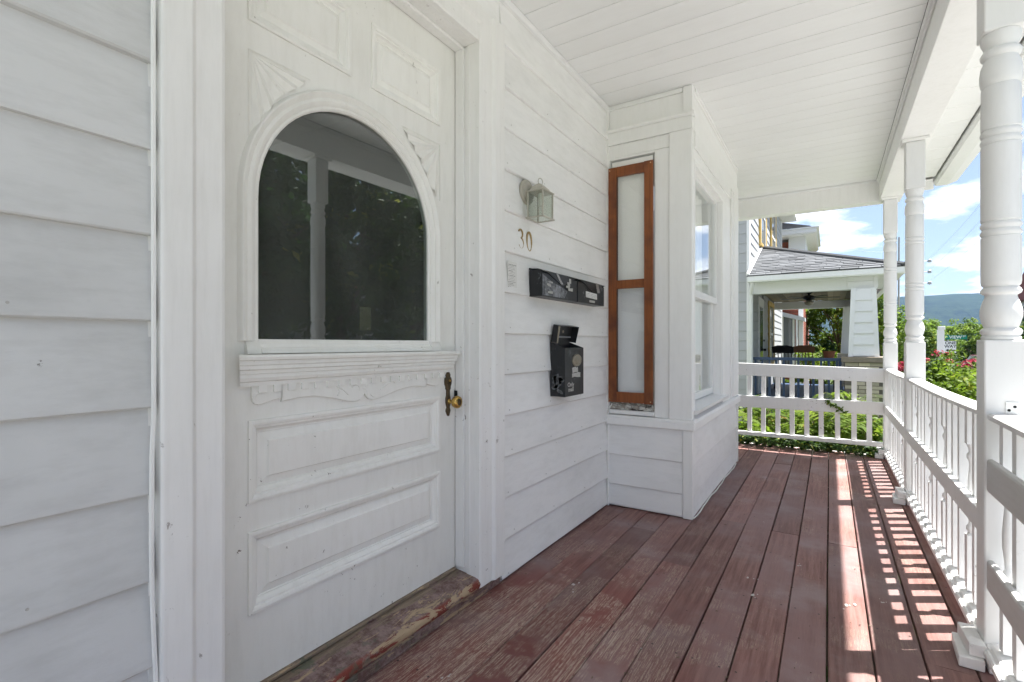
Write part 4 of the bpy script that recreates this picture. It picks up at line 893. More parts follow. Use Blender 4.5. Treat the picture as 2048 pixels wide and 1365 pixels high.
# ------------------------------------------------------------------ turned posts
PXa, PXb = 0.472, 0.585
def turned_profile():
    # (radius, z) of the turned length 1.177 .. 2.285
    P = [(0.054, 1.177), (0.054, 1.187), (0.050, 1.192), (0.056, 1.200), (0.057, 1.208), (0.052, 1.216), (0.046, 1.220), (0.052, 1.238), (0.0575, 1.262), (0.057, 1.285), (0.051, 1.310), (0.044, 1.330), (0.043, 1.338), (0.054, 1.346), (0.056, 1.354), (0.052, 1.363), (0.046, 1.368), (0.053, 1.376), (0.0545, 1.39)]
    def rings(z): return [(0.0548, z - .030), (0.051, z - .026), (0.0565, z - .018), (0.0565, z - .010), (0.051, z), (0.0565, z + .010), (0.0565, z + .018), (0.051, z + .026), (0.0548, z + .030)]
    P += [(0.055, 1.48)] + rings(1.578) + [(0.055, 1.75)] + rings(1.912) + [(0.0545, 2.02), (0.0535, 2.092), (0.050, 2.098), (0.055, 2.106), (0.0575, 2.120), (0.058, 2.145), (0.055, 2.172), (0.048, 2.190), (0.046, 2.198), (0.055, 2.206), (0.057, 2.216), (0.052, 2.226), (0.045, 2.232), (0.050, 2.250), (0.055, 2.262), (0.055, 2.285)]
    return P
def make_post(y0, label, bracket=False, base=True):
    y1 = y0 + 0.113; c_ = ((PXa + PXb) / 2, (y0 + y1) / 2, 0)
    p = thing('porch_post', label, 'porch post', (c_[0], c_[1], 0), 'white turned porch posts')
    box('lower_block', 'post', PXa, PXb, y0, y1, 0.0, 1.176, p, 0.006); box('upper_block', 'post', PXa, PXb, y0, y1, 2.286, 2.626, p, 0.006)
    MB().lathe(turned_profile(), c_, 32).done('turned_shaft', 'post', p, smooth=True)
    box('cap_trim', 'trim', PXa - 0.022, PXb + 0.022, y0 - 0.022, y1 + 0.022, 2.6275, 2.647, p, 0.004)
    if base:
        for (dz, d, zz, w) in ((0.0, 0.072, 0.0405, -0.05), (0.041, 0.050, 0.0885, 0.035)):
            m = MB().box(PXa - d, PXa - 0.001, y0 - d * 0.7, y1 + d * 0.3, dz + .001, zz)
            o = m.done('base_block', 'railing', p, 0.004)
            ctr = Vector((PXa - d / 2, y0 + .05, 0)); rot = Matrix.Translation(ctr) @ Matrix.Rotation(w, 4, 'Z') @ Matrix.Translation(-ctr); o.data.transform(rot)
            m = MB().box(PXa + 0.004, PXb, y0 - d * 0.7, y0 - 0.001, dz + .001, zz - .002); m.done('base_block', 'railing', p, 0.004)
    if bracket:
        br = box('corner_bracket', 'metal_white', 0.528, 0.562, y0 - 0.004, y0 - 0.0005, 0.914, 0.957, p, 0.0035)
        for (bx, bz) in ((0.537, 0.927), (0.552, 0.940)): MB().lathe([(0.0048, -0.0045), (0.0048, -0.004)], (bx, y0, bz), 10, 'y').done('screw_hole', 'blackhole', br)
    return p
make_post(2.435, 'nearest turned white porch post, cut by the right edge, with small metal bracket', True)
make_post(4.61, 'middle turned white porch post between the two lengths of side railing')
make_post(6.325, 'far turned white porch post at the corner of the deck')
make_post(0.28, 'turned white porch post opposite the front door', base=False)

# ------------------------------------------------------------------ railings
def baluster_square(w, z0, z1): return MB().box(-w / 2, w / 2, -w / 2, w / 2, z0, z1)
def baluster_turned(z0, z1, flip=False):
    m = MB(); w = 0.042; h = z1 - z0
    m.box(-w / 2, w / 2, -w / 2, w / 2, z0, z0 + 0.30 * h); m.box(-w / 2, w / 2, -w / 2, w / 2, z0 + 0.80 * h, z1)
    P = [(0.020, .3), (0.013, .315), (0.020, .33), (0.020, .345), (0.012, .36), (0.0135, .40), (0.019, .46), (0.0195, .52), (0.015, .60), (0.0115, .66), (0.011, .70), (0.019, .725), (0.019, .74), (0.012, .755), (0.0135, .775), (0.020, .80)]
    if flip: P = [(r, 1.1 - t) for r, t in P[::-1]]
    return m.lathe([(r, z0 + t * h) for r, t in P], (0, 0, 0), 14)
sq_mesh = baluster_square(0.046, 0.10, 0.888).done('baluster', 'railing').data; tu_mesh = baluster_turned(0.10, 0.888).done('baluster', 'railing', smooth=True).data
for o in list(COL.objects):
    if o.name.startswith('baluster'): bpy.data.objects.remove(o)
def side_rail(y0, y1, label, n, turned=(), first=True, gate=False):
    r = thing('porch_railing', label, 'railing', (0.525, (y0 + y1) / 2, 0), 'white porch railings')
    # gently sagging cap
    m = 12; vs_ = []
    for k in range(m):
        t = k / (m - 1); y = y0 + (y1 - y0) * t; s = -0.010 * math.sin(math.pi * t)
        vs_ += [(0.483, y, 0.890 + s), (0.483, y, 0.906 + s), (0.489, y, 0.912 + s), (0.556, y, 0.913 + s), (0.562, y, 0.907 + s), (0.562, y, 0.890 + s)]
    MB().add(vs_, [(6 * k + j, 6 * k + (j + 1) % 6, 6 * k + 6 + (j + 1) % 6, 6 * k + 6 + j) for k in range(m - 1) for j in range(6)] + [tuple(range(6))[::-1], tuple(range(6 * m - 6, 6 * m))]).done('top_rail', 'railing', r)
    if not gate: box('middle_rail', 'railing', 0.474, 0.499, y0, y1, 0.455, 0.540, r, 0.004)
    else:
        for z0_, z1_ in ((0.632, 0.752), (0.281, 0.392)): box('middle_rail', 'railing_shaded', 0.476, 0.499, y0, y1 - 0.008, z0_, z1_, r, 0.010)
    MB().extrude([(0.466, 0.052), (0.466, 0.070), (0.472, 0.078), (0.480, 0.076), (0.486, 0.088), (0.494, 0.092), (0.560, 0.098), (0.562, 0.052)], 'y', y0, y1).done('bottom_rail', 'railing', r)
    for k in range(n):
        y = y0 + (y1 - y0) * (k + 0.5) / n + random.uniform(-.004, .004)
        o = bpy.data.objects.new('baluster', tu_mesh if k in turned else sq_mesh); COL.objects.link(o)
        o.location = (0.5235, y, random.uniform(-.001, .001)); o.rotation_euler = (0, 0, random.uniform(-.03, .03)); o.parent = r; o.matrix_parent_inverse = Matrix.Translation(-Vector(r.location))
    return r
M['railing_shaded'] = paint('shaded_worn_rail', (0.60, 0.60, 0.59), gamt=0.5, chips=0.5, streak=(8, 1.2, 8), chipcol=(0.30, 0.29, 0.28), chipscale=30)  # railing paint greyed for the shade on inward faces, plus random chips
side_rail(2.549, 4.609, 'white side railing between the nearest and the middle porch post', 15, (2, 6, 9, 13))
side_rail(4.724, 6.324, 'white side railing between the middle and the far porch post', 12, (3, 8))
side_rail(0.394, 2.434, 'white side railing with two rails painted grey as shade in front of the nearest post', 14, (13, 8), gate=True)
# end railing
er = thing('porch_railing', 'white board railing across the far end of the deck', 'railing', (-0.45, 6.35, 0), 'white porch railings')
def tilted(name, x0, x1, y0, y1, za, zb, ha, hb, mat='railing'):
    m = MB().add([(x0, y0, za), (x1, y0, zb), (x1, y1, zb), (x0, y1, za), (x0, y0, za + ha), (x1, y0, zb + hb), (x1, y1, zb + hb), (x0, y1, za + ha)], [(0, 3, 2, 1), (4, 5, 6, 7), (0, 1, 5, 4), (1, 2, 6, 5), (2, 3, 7, 6), (3, 0, 4, 7)]); return m.done(name, mat, er, 0.004)
tilted('top_rail', -1.345, 0.4715, 6.325, 6.362, 0.815, 0.768, 0.140, 0.142); tilted('middle_rail', -1.345, 0.4715, 6.325, 6.362, 0.436, 0.437, 0.132, 0.132); tilted('bottom_rail', -1.345, 0.4715, 6.335, 6.40, 0.112, 0.108, 0.04, 0.045)
bm_ = MB().box(-0.023, 0.023, -0.012, 0.012, 0.15, 0.90).done('baluster', 'railing', er); base_mesh = bm_.data; bpy.data.objects.remove(bm_)
for k in range(13):
    o = bpy.data.objects.new('baluster', base_mesh); COL.objects.link(o); o.location = (0.36 - 0.142 * k + random.uniform(-.006, .006), 6.375, 0); o.rotation_euler = (0, random.uniform(-.008, .008), 0); o.parent = er; o.matrix_parent_inverse = Matrix.Translation(-Vector(er.location))

# ------------------------------------------------------------------ neighbouring grey house
M['nsiding'] = paint('grey_vinyl_siding', (0.40, 0.41, 0.42), gamt=0.12, streak=(1, 1, 4), rough=0.5, bump=0.1)
M['nwhite'] = paint('neighbour_white_trim', (0.78, 0.79, 0.79), gamt=0.1)
M['yellow'] = paint('mustard_yellow_trim', (0.62, 0.43, 0.13), gamt=0.12)
M['navy'] = simple('navy_blue_rail_paint', (0.035, 0.065, 0.13), 0.5, nscale=10, namt=0.3)
M['cap'] = simple('brown_pier_cap', (0.27, 0.23, 0.18), 0.85, nscale=14, namt=0.35)
M['buffbrick'] = simple('buff_brick', (0.60, 0.54, 0.42), 0.85, nscale=20, namt=0.25, bump=0.4)
M['mortar'] = simple('dark_mortar', (0.16, 0.14, 0.12), 0.9)
M['redbrick'] = simple('red_brick', (0.30, 0.095, 0.06), 0.85, nscale=14, namt=0.35, bump=0.4)
M['darkwood'] = simple('dark_stained_boards', (0.085, 0.07, 0.045), 0.7, nscale=9, namt=0.5)
M['fan'] = simple('black_fan_metal', (0.012, 0.012, 0.014), 0.4)
M['chairblack'] = simple('black_chair_paint', (0.012, 0.010, 0.010), 0.5)
M['chairbrown'] = simple('brown_chair_wood', (0.17, 0.075, 0.03), 0.5, nscale=12, namt=0.3)
M['terracotta'] = simple('terracotta', (0.32, 0.12, 0.06), 0.8, nscale=12, namt=0.25)
M['winglass'] = simple('dark_reflective_window', (0.10, 0.12, 0.13), 0.08, 0.8, nscale=3, namt=0.2, bump=0.02)
NX, NY0, NY1 = -1.40, 11.42, 19.8
nh = thing('neighbour_house', 'grey lap-sided neighbouring house with mustard window trim and hipped porch roof', 'house', (NX, NY0, GZ))
box('house_body', 'nsiding', NX - 8, NX - 0.03, NY0 + 0.03, NY1, GZ - 0.1, 5.5, nh)
def nboard_front(ya, yb, z0): siding_board(nh, ya, yb, z0, x=NX, mat='nsiding', lip=0.016)
k = 0
while True:
    z0 = 0.05 + 0.203 * k; k += 1
    if z0 > 5.2: break
    if z0 < 2.45: 
        nboard_front(NY0 + 0.14, 12.9, z0); nboard_front(14.1, 15.1, z0) ; nboard_front(17.0, 19.6, z0)
    else:
        nboard_front(NY0 + 0.14, 13.0 if 3.3 < z0 < 5.1 else 19.6, z0)
        if 3.3 < z0 < 5.1: nboard_front(14.6, 15.6, z0); nboard_front(17.4, 19.6, z0)
k = 0
while True:
    z0 = -0.8 + 0.203 * k; k += 1
    if z0 > 5.2: break
    pr = [(NY0 + 0.03, z0), (NY0 - 0.012, z0), (NY0 - 0.014, z0 + .010), (NY0 + 0.0, z0 + .208), (NY0 + 0.03, z0 + .208)]
    MB().extrude(pr, 'x', NX - 3, NX - 0.047).done('siding_board', 'nsiding', nh)
box('corner_board', 'nwhite', NX - 0.045, NX + 0.012, NY0 - 0.03, NY0 + 0.13, GZ, 5.45, nh, 0.004)
box('corner_board', 'nwhite', NX - 0.05, NX + 0.02, 19.62, 19.82, GZ, 5.45, nh, 0.004)
# porch-level door and window
d = box('porch_door', 'nwhite', NX - .02, NX + 0.02, 12.95, 14.05, 0.0, 2.28, nh, 0.006); box('door_glass', 'winglass', NX + 0.0205, NX + 0.026, 13.15, 13.8, 0.75, 2.05, d)
MB().lathe([(0.03, 0), (0.03, 0.06)], (NX + .02, 13.93, 1.02), 12, 'x').done('door_knob', 'fan', d); MB().lathe([(0.025, 0), (0.025, 0.03)], (NX + .02, 13.93, 1.25), 12, 'x').done('door_knob', 'fan', d)
def nwin(ya, yb, z0, z1, trim='yellow', w=0.16):
    fr_ = MB().box(NX - .02, NX + .045, ya, ya + w, z0, z1).box(NX - .02, NX + .045, yb - w, yb, z0, z1).box(NX - .02, NX + .044, ya + w, yb - w, z1 - .12, z1).box(NX - .02, NX + .06, ya + w, yb - w, z0, z0 + .08).done('window_frame', trim, nh, 0.004)
    MB().box(NX - .01, NX + .03, ya + w, ya + w + .06, z0 + .08, z1 - .12).box(NX - .01, NX + .03, yb - w - .06, yb - w, z0 + .08, z1 - .12).box(NX - .01, NX + .029, ya + w + .06, yb - w - .06, (z0 + z1) / 2 - .03, (z0 + z1) / 2 + .03).done('window_sash', 'nwhite', fr_)
    box('window_pane', 'winglass', NX - .01, NX + .012, ya + w + .06, yb - w - .06, z0 + .08, z1 - .12, fr_)
nwin(15.15, 16.6, 0.55, 2.34); nwin(13.1, 14.5, 3.5, 5.15); nwin(15.75, 17.3, 3.4, 5.15)
# main eave
MB().box(NX - 8.4, NX + 0.45, NY0 - 0.4, NY1 + 0.35, 5.46, 5.66).done('main_eave', 'nwhite', nh, 0.01)
MB().add([(NX + .45, NY0 - .4, 5.665), (NX + .45, NY1 + .35, 5.665), (NX - 4, NY1 - 3, 7.6), (NX - 4, NY0 + 3, 7.6), (NX - 8.4, NY0 - .4, 5.665), (NX - 8.4, NY1 + .35, 5.665)], [(0, 1, 2, 3), (0, 3, 4), (1, 5, 2), (4, 3, 2, 5)]).done('main_roof', 'shingle', nh)
# porch
PX1 = 0.78; PYE = 17.0
box('porch_deck', 'navy', NX, PX1, NY0, PYE, -0.12, 0.0, nh); box('deck_skirt', 'navy', NX, PX1 - .05, NY0 + .02, NY0 + .05, GZ, -0.125, nh)
box('porch_side_beam', 'nwhite', NX + .0205, PX1 - 0.02, NY0 - 0.02, NY0 + 0.17, 2.19, 2.49, nh, 0.005)
box('porch_front_beam', 'nwhite', 0.50, PX1 - 0.02, NY0 + 0.172, PYE, 2.19, 2.49, nh, 0.005); box('porch_far_beam', 'nwhite', NX + .02, 0.498, PYE - 0.2, PYE, 2.19, 2.40, nh, 0.005)
k = 0
while NX + 0.02 + 0.135 * k < 0.49:
    x0 = NX + 0.02 + 0.135 * k; k += 1
    box('porch_ceiling_board', simple('aged_ceiling_board', tuple(v * (0.6 + 0.13 * (k * 5 % 7)) for v in (0.26, 0.215, 0.14)), 0.7, nscale=6, namt=0.5), x0, x0 + 0.128, NY0 + 0.172, PYE - 0.202, 2.405, 2.425, nh)
box('porch_ceiling_deck', 'darkwood', NX, 0.76, NY0 + .1, PYE - .01, 2.427, 2.47, nh)
for kk, (za, zb_) in enumerate(((2.19, 2.335), (2.338, 2.485))): box('siding_board', 'nwhite', 0.30, 0.70, NY0 - .045, NY0 - .0205, za, zb_, nh, .004)
box('corner_trim', 'nwhite', 0.7005, 0.765, NY0 - .05, NY0 - .0206, 2.19, 2.488, nh, .004)
# eaves + gutter
EX, EY, EZ = 1.12, NY0 - 0.40, 2.50
MB().extrude([(EY, 2.425), (EY + .012, 2.40), (EY + .09, 2.395), (EY + .12, 2.425), (EY + .12, 2.515), (EY, 2.515)], 'x', NX + .02, EX).done('gutter', 'metal_white', nh)
MB().extrude([(EX + .0, 2.515), (EX + .0, 2.40), (EX - .11, 2.40), (EX - .11, 2.515)], 'y', EY + .121, PYE + .4).done('gutter', 'metal_white', nh)
k = 0
while True:
    a = EY + 0.13 + 0.10 * k; k += 1
    if a > 14: break
    box('soffit_slat', 'nwhite', PX1 - .018, EX - .112, a, a + .092, 2.41, 2.425, nh)
box('side_soffit', 'nwhite', NX + .02, PX1 - .022, EY + .121, NY0 - .021, 2.43, 2.445, nh)
MB().tube([(NX + .10, NY0 - .32, 2.40), (NX + .09, NY0 - .30, 2.33), (NX + .05, NY0 - .10, 2.20), (NX + .045, NY0 - .07, 2.1), (NX + .045, NY0 - .07, GZ + .1)], 0.04, 8).done('downspout', 'metal_white', nh, smooth=True)
# hipped roof: side plane facing us rises from EY to the hip line ending on the wall at y=14.2
HY, HZ = 13.6, 3.50
A = Vector((NX, EY, EZ + .03)); B = Vector((EX, EY, EZ + .03)); Cc = Vector((NX, HY, HZ))
MB().add([A - Vector((0, 0, .02)), B - Vector((0, 0, .02)), Cc - Vector((0, 0, .02)), (EX, PYE + .4, EZ + .01), (NX, PYE - 1.0, HZ - .02)], [(0, 1, 2), (1, 3, 4, 2)]).done('porch_roof_deck', 'shingle', nh)
shm = [simple('roof_shingle', tuple(v * f for v in (0.12, 0.126, 0.134)), 0.9, 0.2, nscale=30, namt=0.35, bump=0.5) for f in (0.72, 0.9, 1.05, 1.25, 1.1)]
up = (Vector((NX, HY, HZ)) - Vector((NX, EY, EZ + .03))); Ls = up.length; upn = up.normalized(); nrm = Vector((1, 0, 0)).cross(upn).normalized()
if nrm.z < 0: nrm = -nrm
rows_ = 20
for r in range(rows_):
    s0 = Ls * r / rows_; wrow = (EX - NX) * (1 - r / rows_); x = NX + 0.02 - (0.17 if r % 2 else 0)
    while x < NX + wrow:
        w = random.uniform(0.27, 0.36); xa, xb_ = max(x, NX + .01), min(x + w - 0.008, NX + wrow)
        if xb_ - xa > 0.05:
            p = A + upn * s0; th_ = 0.012 + random.random() * 0.01
            def Q(xx, ss, hh): v = A + upn * ss + nrm * hh; return (xx, v.y, v.z)
            s1 = min(s0 + Ls / rows_ + 0.03, Ls)
            MB().add([Q(xa, s0 - .01, -.005), Q(xb_, s0 - .01, -.005), Q(xb_, s1, .0), Q(xa, s1, .0), Q(xa, s0 - .01, th_), Q(xb_, s0 - .01, th_), Q(xb_, s1, .004), Q(xa, s1, .004)], [(0, 3, 2, 1), (4, 5, 6, 7), (0, 1, 5, 4), (1, 2, 6, 5), (2, 3, 7, 6), (3, 0, 4, 7)]).done('roof_shingle', random.choice(shm), nh)
        x += w
MB().tube([B + Vector((0, 0, .02)), Cc + Vector((0, 0, .03))], 0.045, 6).done('hip_cap', shm[0], nh)
MB().tube([A + Vector((.02, 0, .03)), Cc + Vector((.02, 0, .05))], 0.03, 6).done('wall_flashing', 'metal_white', nh)
# tapered column on brick pier
def column(xc, yc, name_part=True):
    zt, zb = 2.188, 0.93; wt, wb = 0.178, 0.222
    m = MB(); frustum(m, xc - wb + .02, xc + wb - .02, yc - wb + .02, yc + wb - .02, zb, xc - wt + .02, xc + wt - .02, yc - wt + .02, yc + wt - .02, zt)
    c_ = m.done('porch_column', 'nwhite', nh)
    k = 0; z = zb + 0.02
    while z < zt - 0.05:
        z1 = min(z + 0.203, zt); f0 = (z - zb) / (zt - zb); f1 = (z1 - zb) / (zt - zb); w0 = wb + (wt - wb) * f0; w1 = wb + (wt - wb) * f1
        m = MB(); e = .020
        m.add([(xc - w0 + .06, yc - w0 - e, z), (xc + w0 - .06, yc - w0 - e, z), (xc + w1 - .06, yc - w1 + .004, z1), (xc - w1 + .06, yc - w1 + .004, z1), (xc - w0 + .06, yc - w0 + .02, z), (xc + w0 - .06, yc - w0 + .02, z)], [(0, 1, 2, 3), (0, 1, 5, 4)])
        m.add([(xc + w0 + e, yc - w0 + .06, z), (xc + w0 + e, yc + w0 - .06, z), (xc + w1 - .004, yc + w1 - .06, z1), (xc + w1 - .004, yc - w1 + .06, z1)], [(0, 1, 2, 3)])
        m.done('siding_board', 'nwhite', c_); z = z1
    for sx in (-1, 1):
        for sy in (-1,):
            m = MB(); a0, a1 = wb + .012, wt + .012
            X0 = sorted([xc + sx * a0, xc + sx * (a0 - .075)]); X1 = sorted([xc + sx * a1, xc + sx * (a1 - .075)])
            Y0 = sorted([yc + sy * a0, yc + sy * (a0 - .075)]); Y1 = sorted([yc + sy * a1, yc + sy * (a1 - .075)])
            frustum(m, X0[0], X0[1], Y0[0], Y0[1], zb, X1[0], X1[1], Y1[0], Y1[1], zt); m.done('corner_trim', 'nwhite', c_)
    p = box('brick_pier', 'mortar', xc - .285, xc + .285, yc - .285, yc + .285, GZ - .05, 0.825, nh)
    MB().box(xc - .34, xc + .34, yc - .34, yc + .34, 0.826, 0.929).done('pier_cap', 'cap', nh, 0.01)
    return p
p1 = column(0.535, 11.36)
bmesh0 = MB().box(-.098, .098, -.05, .05, -.029, .029).done('brick', 'buffbrick'); bd = bmesh0.data; bpy.data.objects.remove(bmesh0)
bmats = [bd] 
for f in (0.8, 1.12):
    d2 = bd.copy(); d2.materials[0] = simple('buff_brick', tuple(min(1, v * f) for v in (0.60, 0.54, 0.42)), 0.85, nscale=20, namt=0.25, bump=0.4); bmats.append(d2)
for r in range(24):
    z = 0.79 - 0.0695 * r
    for c_ in range(-1, 3):
        x = 0.250 + 0.10 + 0.206 * c_ + (0.103 if r % 2 else 0)
        if x < 0.250 + .06 or x > 0.820 - .02: continue
        o = bpy.data.objects.new('brick', random.choice(bmats)); COL.objects.link(o); xx = min(max(x, 0.350), 0.72); o.location = (xx if abs(xx - x) < .06 else x, 11.36 - 0.285 + .045 + random.uniform(-.003, .003), z); o.parent = p1; o.matrix_parent_inverse = Matrix.Translation(-Vector(nh.location)) if False else Matrix.Identity(4)
        o.matrix_parent_inverse = (Matrix.Translation(Vector(nh.location)) @ p1.matrix_parent_inverse @ p1.matrix_basis).inverted()
nr = thing('blue_railing', 'navy blue balustrade along the side of the neighbouring porch', 'railing', (-0.6, NY0, 0))
box('top_rail', 'navy', NX + .03, 0.21, NY0 - .02, NY0 + .06, 0.835, 0.895, nr, 0.005); box('bottom_rail', 'navy', NX + .03, 0.21, NY0 + .0, NY0 + .04, 0.06, 0.11, nr)
for k in range(12): box('baluster', 'navy', NX + .10 + .128 * k, NX + .14 + .128 * k, NY0 + .0, NY0 + .04, 0.11, 0.835, nr)
box('newel_post', 'navy', 0.155, 0.205, NY0 - .02, NY0 + .07, GZ + .1, 0.834, nr)
p2 = MB(); frustum(p2, 0.28, 0.72, PYE - .5, PYE - .06, 0.9, 0.34, 0.66, PYE - .46, PYE - .1, 2.19); p2.done('porch_column', 'nwhite', nh); box('brick_pier', 'buffbrick', 0.2, 0.77, PYE - .55, PYE, GZ, 0.9, nh)
nf = thing('blue_railing', 'navy blue balustrade along the front of the neighbouring porch', 'railing', (0.6, 14, 0))
box('top_rail', 'navy', 0.55, 0.63, 11.72, PYE - .56, 0.835, 0.895, nf); box('bottom_rail', 'navy', 0.57, 0.61, 11.72, PYE - .56, 0.06, 0.11, nf)
for k in range(36): box('baluster', 'navy', 0.57, 0.61, 11.8 + .128 * k, 11.84 + .128 * k, 0.11, 0.835, nf)
# ceiling fan
fan_ = thing('ceiling_fan', 'black ceiling fan with light kit under the neighbouring porch ceiling', 'ceiling fan', (-0.40, 13.9, 2.3))
fc = (-0.40, 13.9, 0)
MB().lathe([(0.07, 2.404), (0.07, 2.38), (0.03, 2.35), (0.02, 2.345), (0.02, 2.33), (0.09, 2.32), (0.13, 2.29), (0.13, 2.25), (0.10, 2.225), (0.06, 2.215), (0.05, 2.20)][::-1], fc, 20).done('motor_housing', 'fan', fan_, smooth=True)
MB().lathe([(0.02, 2.085), (0.07, 2.10), (0.10, 2.14), (0.10, 2.17), (0.05, 2.20)], fc, 16).done('light_kit', simple('fan_light_glass', (0.3, 0.27, 0.2), 0.3), fan_, smooth=True)
for k in range(5):
    a = 0.25 + k * 2 * math.pi / 5; d = Vector((math.cos(a), math.sin(a), 0)); n_ = Vector((-d.y, d.x, 0)); c0 = Vector((fc[0], fc[1], 2.262))
    m = MB(); P_ = [c0 + d * .12 + n_ * .03, c0 + d * .22 + n_ * .06, c0 + d * .60 + n_ * .075, c0 + d * .64 + n_ * .03, c0 + d * .64 - n_ * .03, c0 + d * .60 - n_ * .075, c0 + d * .22 - n_ * .06, c0 + d * .12 - n_ * .03]
    m.add(P_ + [p + Vector((0, 0, .01)) for p in P_], [tuple(range(8)), tuple(range(8, 16))[::-1]] + [(j, (j + 1) % 8, 8 + (j + 1) % 8, 8 + j) for j in range(8)]); m.done('fan_blade', 'fan', fan_)
def chair(x, y, rz, mat, label, s=1.0):
    t_ = thing('porch_chair', label, 'chair', (0, 0, 0), 'chairs on the neighbouring porch')
    box('seat', mat, -.23, .23, -.22, .22, .42, .455, t_, .01)
    for sx in (-.2, .2):
        for sy in (-.19, .19): MB().tube([(sx, sy, .42), (sx * 1.15, sy * 1.15, 0.0)], .018, 8).done('leg', mat, t_)
    for k in range(6): MB().tube([(-.2 + .08 * k, .20, .45), (-.2 + .08 * k, .29, .95)], .011, 6).done('spindle', mat, t_)
    MB().add([(-.25, .275, .93), (.25, .275, .93), (.26, .31, 1.09), (.12, .31, 1.13), (-.12, .31, 1.13), (-.26, .31, 1.09), (-.25, .30, .93), (.25, .30, .93), (.26, .335, 1.09), (.12, .335, 1.13), (-.12, .335, 1.13), (-.26, .335, 1.09)], [(0, 1, 2, 3, 4, 5), (6, 11, 10, 9, 8, 7), (0, 6, 7, 1), (1, 7, 8, 2), (2, 8, 9, 3), (3, 9, 10, 4), (4, 10, 11, 5), (5, 11, 6, 0)]).done('crest_rail', mat, t_)
    t_.location = (x, y, 0); t_.rotation_euler = (0, 0, rz); return t_
chair(-0.93, 14.9, 2.9, 'chairblack', 'black spindle-back chair on the neighbouring porch near the yellow-trimmed window')
chair(-0.62, 16.0, 3.3, 'chairbrown', 'brown spindle-back chair behind the black one on the neighbouring porch')
pot = thing('flower_pot', 'terracotta pot with a leafy plant on a stand on the neighbouring porch', 'flower pot', (0.0, 14.2, 0))
MB().lathe([(0.09, 0.78), (0.125, 0.95), (0.138, 0.955), (0.138, 0.995), (0.12, 0.995), (0.115, 0.97), (0.01, 0.965)], (0.0, 14.2, 0), 20).done('pot', 'terracotta', pot, smooth=True)
m = MB(); 
for sx in (-.1, .1):
    for sy in (-.1, .1): m.box(sx - .012, sx + .012, 14.2 + sy - .012, 14.2 + sy + .012, 0, .76)
m.box(-.13, .13, 14.07, 14.33, .76, .779); m.done('plant_stand', 'chairblack', pot)

# ------------------------------------------------------------------ foliage
def leaf_mesh(name, cen, size, nrm, mat, parent=None, asp=0.5, droop=0.3, cols=None, fold=0.22):
    """cen (n,3), size (n,), nrm (n,3) -> one mesh of folded four-corner leaves"""
    n = len(cen); nrm = nrm / np.linalg.norm(nrm, axis=1, keepdims=True)
    rv = RNG.normal(size=(n, 3)); t = np.cross(nrm, rv); t /= np.linalg.norm(t, axis=1, keepdims=True); b = np.cross(nrm, t)
    s = size[:, None]
    base = cen - t * s * 0.5; tip = cen + t * s * 0.5 - np.array([0, 0, 1]) * s * droop * 0.3
    L = cen - b * s * asp * 0.5 + nrm * s * fold * 0.5; R = cen + b * s * asp * 0.5 + nrm * s * fold * 0.5
    V = np.stack([base, L, tip, R], 1).reshape(-1, 3).astype(np.float32)
    i0 = np.arange(n) * 4; F = np.stack([np.stack([i0, i0 + 1, i0 + 2], 1), np.stack([i0, i0 + 2, i0 + 3], 1)], 1).reshape(-1).astype(np.int32)
    me = bpy.data.meshes.new(name); me.vertices.add(len(V)); me.vertices.foreach_set('co', V.ravel()); me.loops.add(len(F)); me.loops.foreach_set('vertex_index', F)
    me.polygons.add(2 * n); me.polygons.foreach_set('loop_start', np.arange(0, 6 * n, 3, dtype=np.int32)); me.polygons.foreach_set('loop_total', np.full(2 * n, 3, dtype=np.int32))
    me.update(); at = me.attributes.new('rnd', 'FLOAT', 'FACE'); c = RNG.random(n) if cols is None else cols; at.data.foreach_set('value', np.repeat(c, 2).astype(np.float32)); me.materials.append(M[mat]); me.validate()
    o = bpy.data.objects.new(name, me); COL.objects.link(o)
    if parent: link_parent(o, parent)
    return o
def clumps(center, radii, nclump, per, cr, lsize, shell=0.55, flat_bottom=True, updir=0.5):
    c = []; 
    while len(c) < nclump:
        p = RNG.normal(size=3); p /= np.linalg.norm(p); r = shell + (1 - shell) * RNG.random(); p = p * r
        if flat_bottom and p[2] < -0.75: continue
        j = 1 + 0.22 * math.sin(5 * math.atan2(p[1], p[0]) + center[0]) * (RNG.random() * .8 + .2)
        c.append(p * j)
    c = np.array(c) * np.array(radii); cid = np.repeat(np.arange(nclump), per)
    off = RNG.normal(size=(nclump * per, 3)); off /= np.linalg.norm(off, axis=1, keepdims=True); off *= (RNG.random((nclump * per, 1)) ** 0.45) * cr * (0.6 + 0.8 * RNG.random((nclump, 1)))[cid]
    off[:, 2] *= 0.7
    P = c[cid] + off + np.array(center); nr_ = off / cr + RNG.normal(size=P.shape) * 0.55 + np.array([0, 0, updir]) + c[cid] / np.array(radii) * 0.4
    sz = lsize * (0.6 + 0.8 * RNG.random(len(P))); tint = np.clip(RNG.random(nclump)[cid] * 0.6 + RNG.random(len(P)) * 0.45, 0, 1)
    return P, sz, nr_, tint
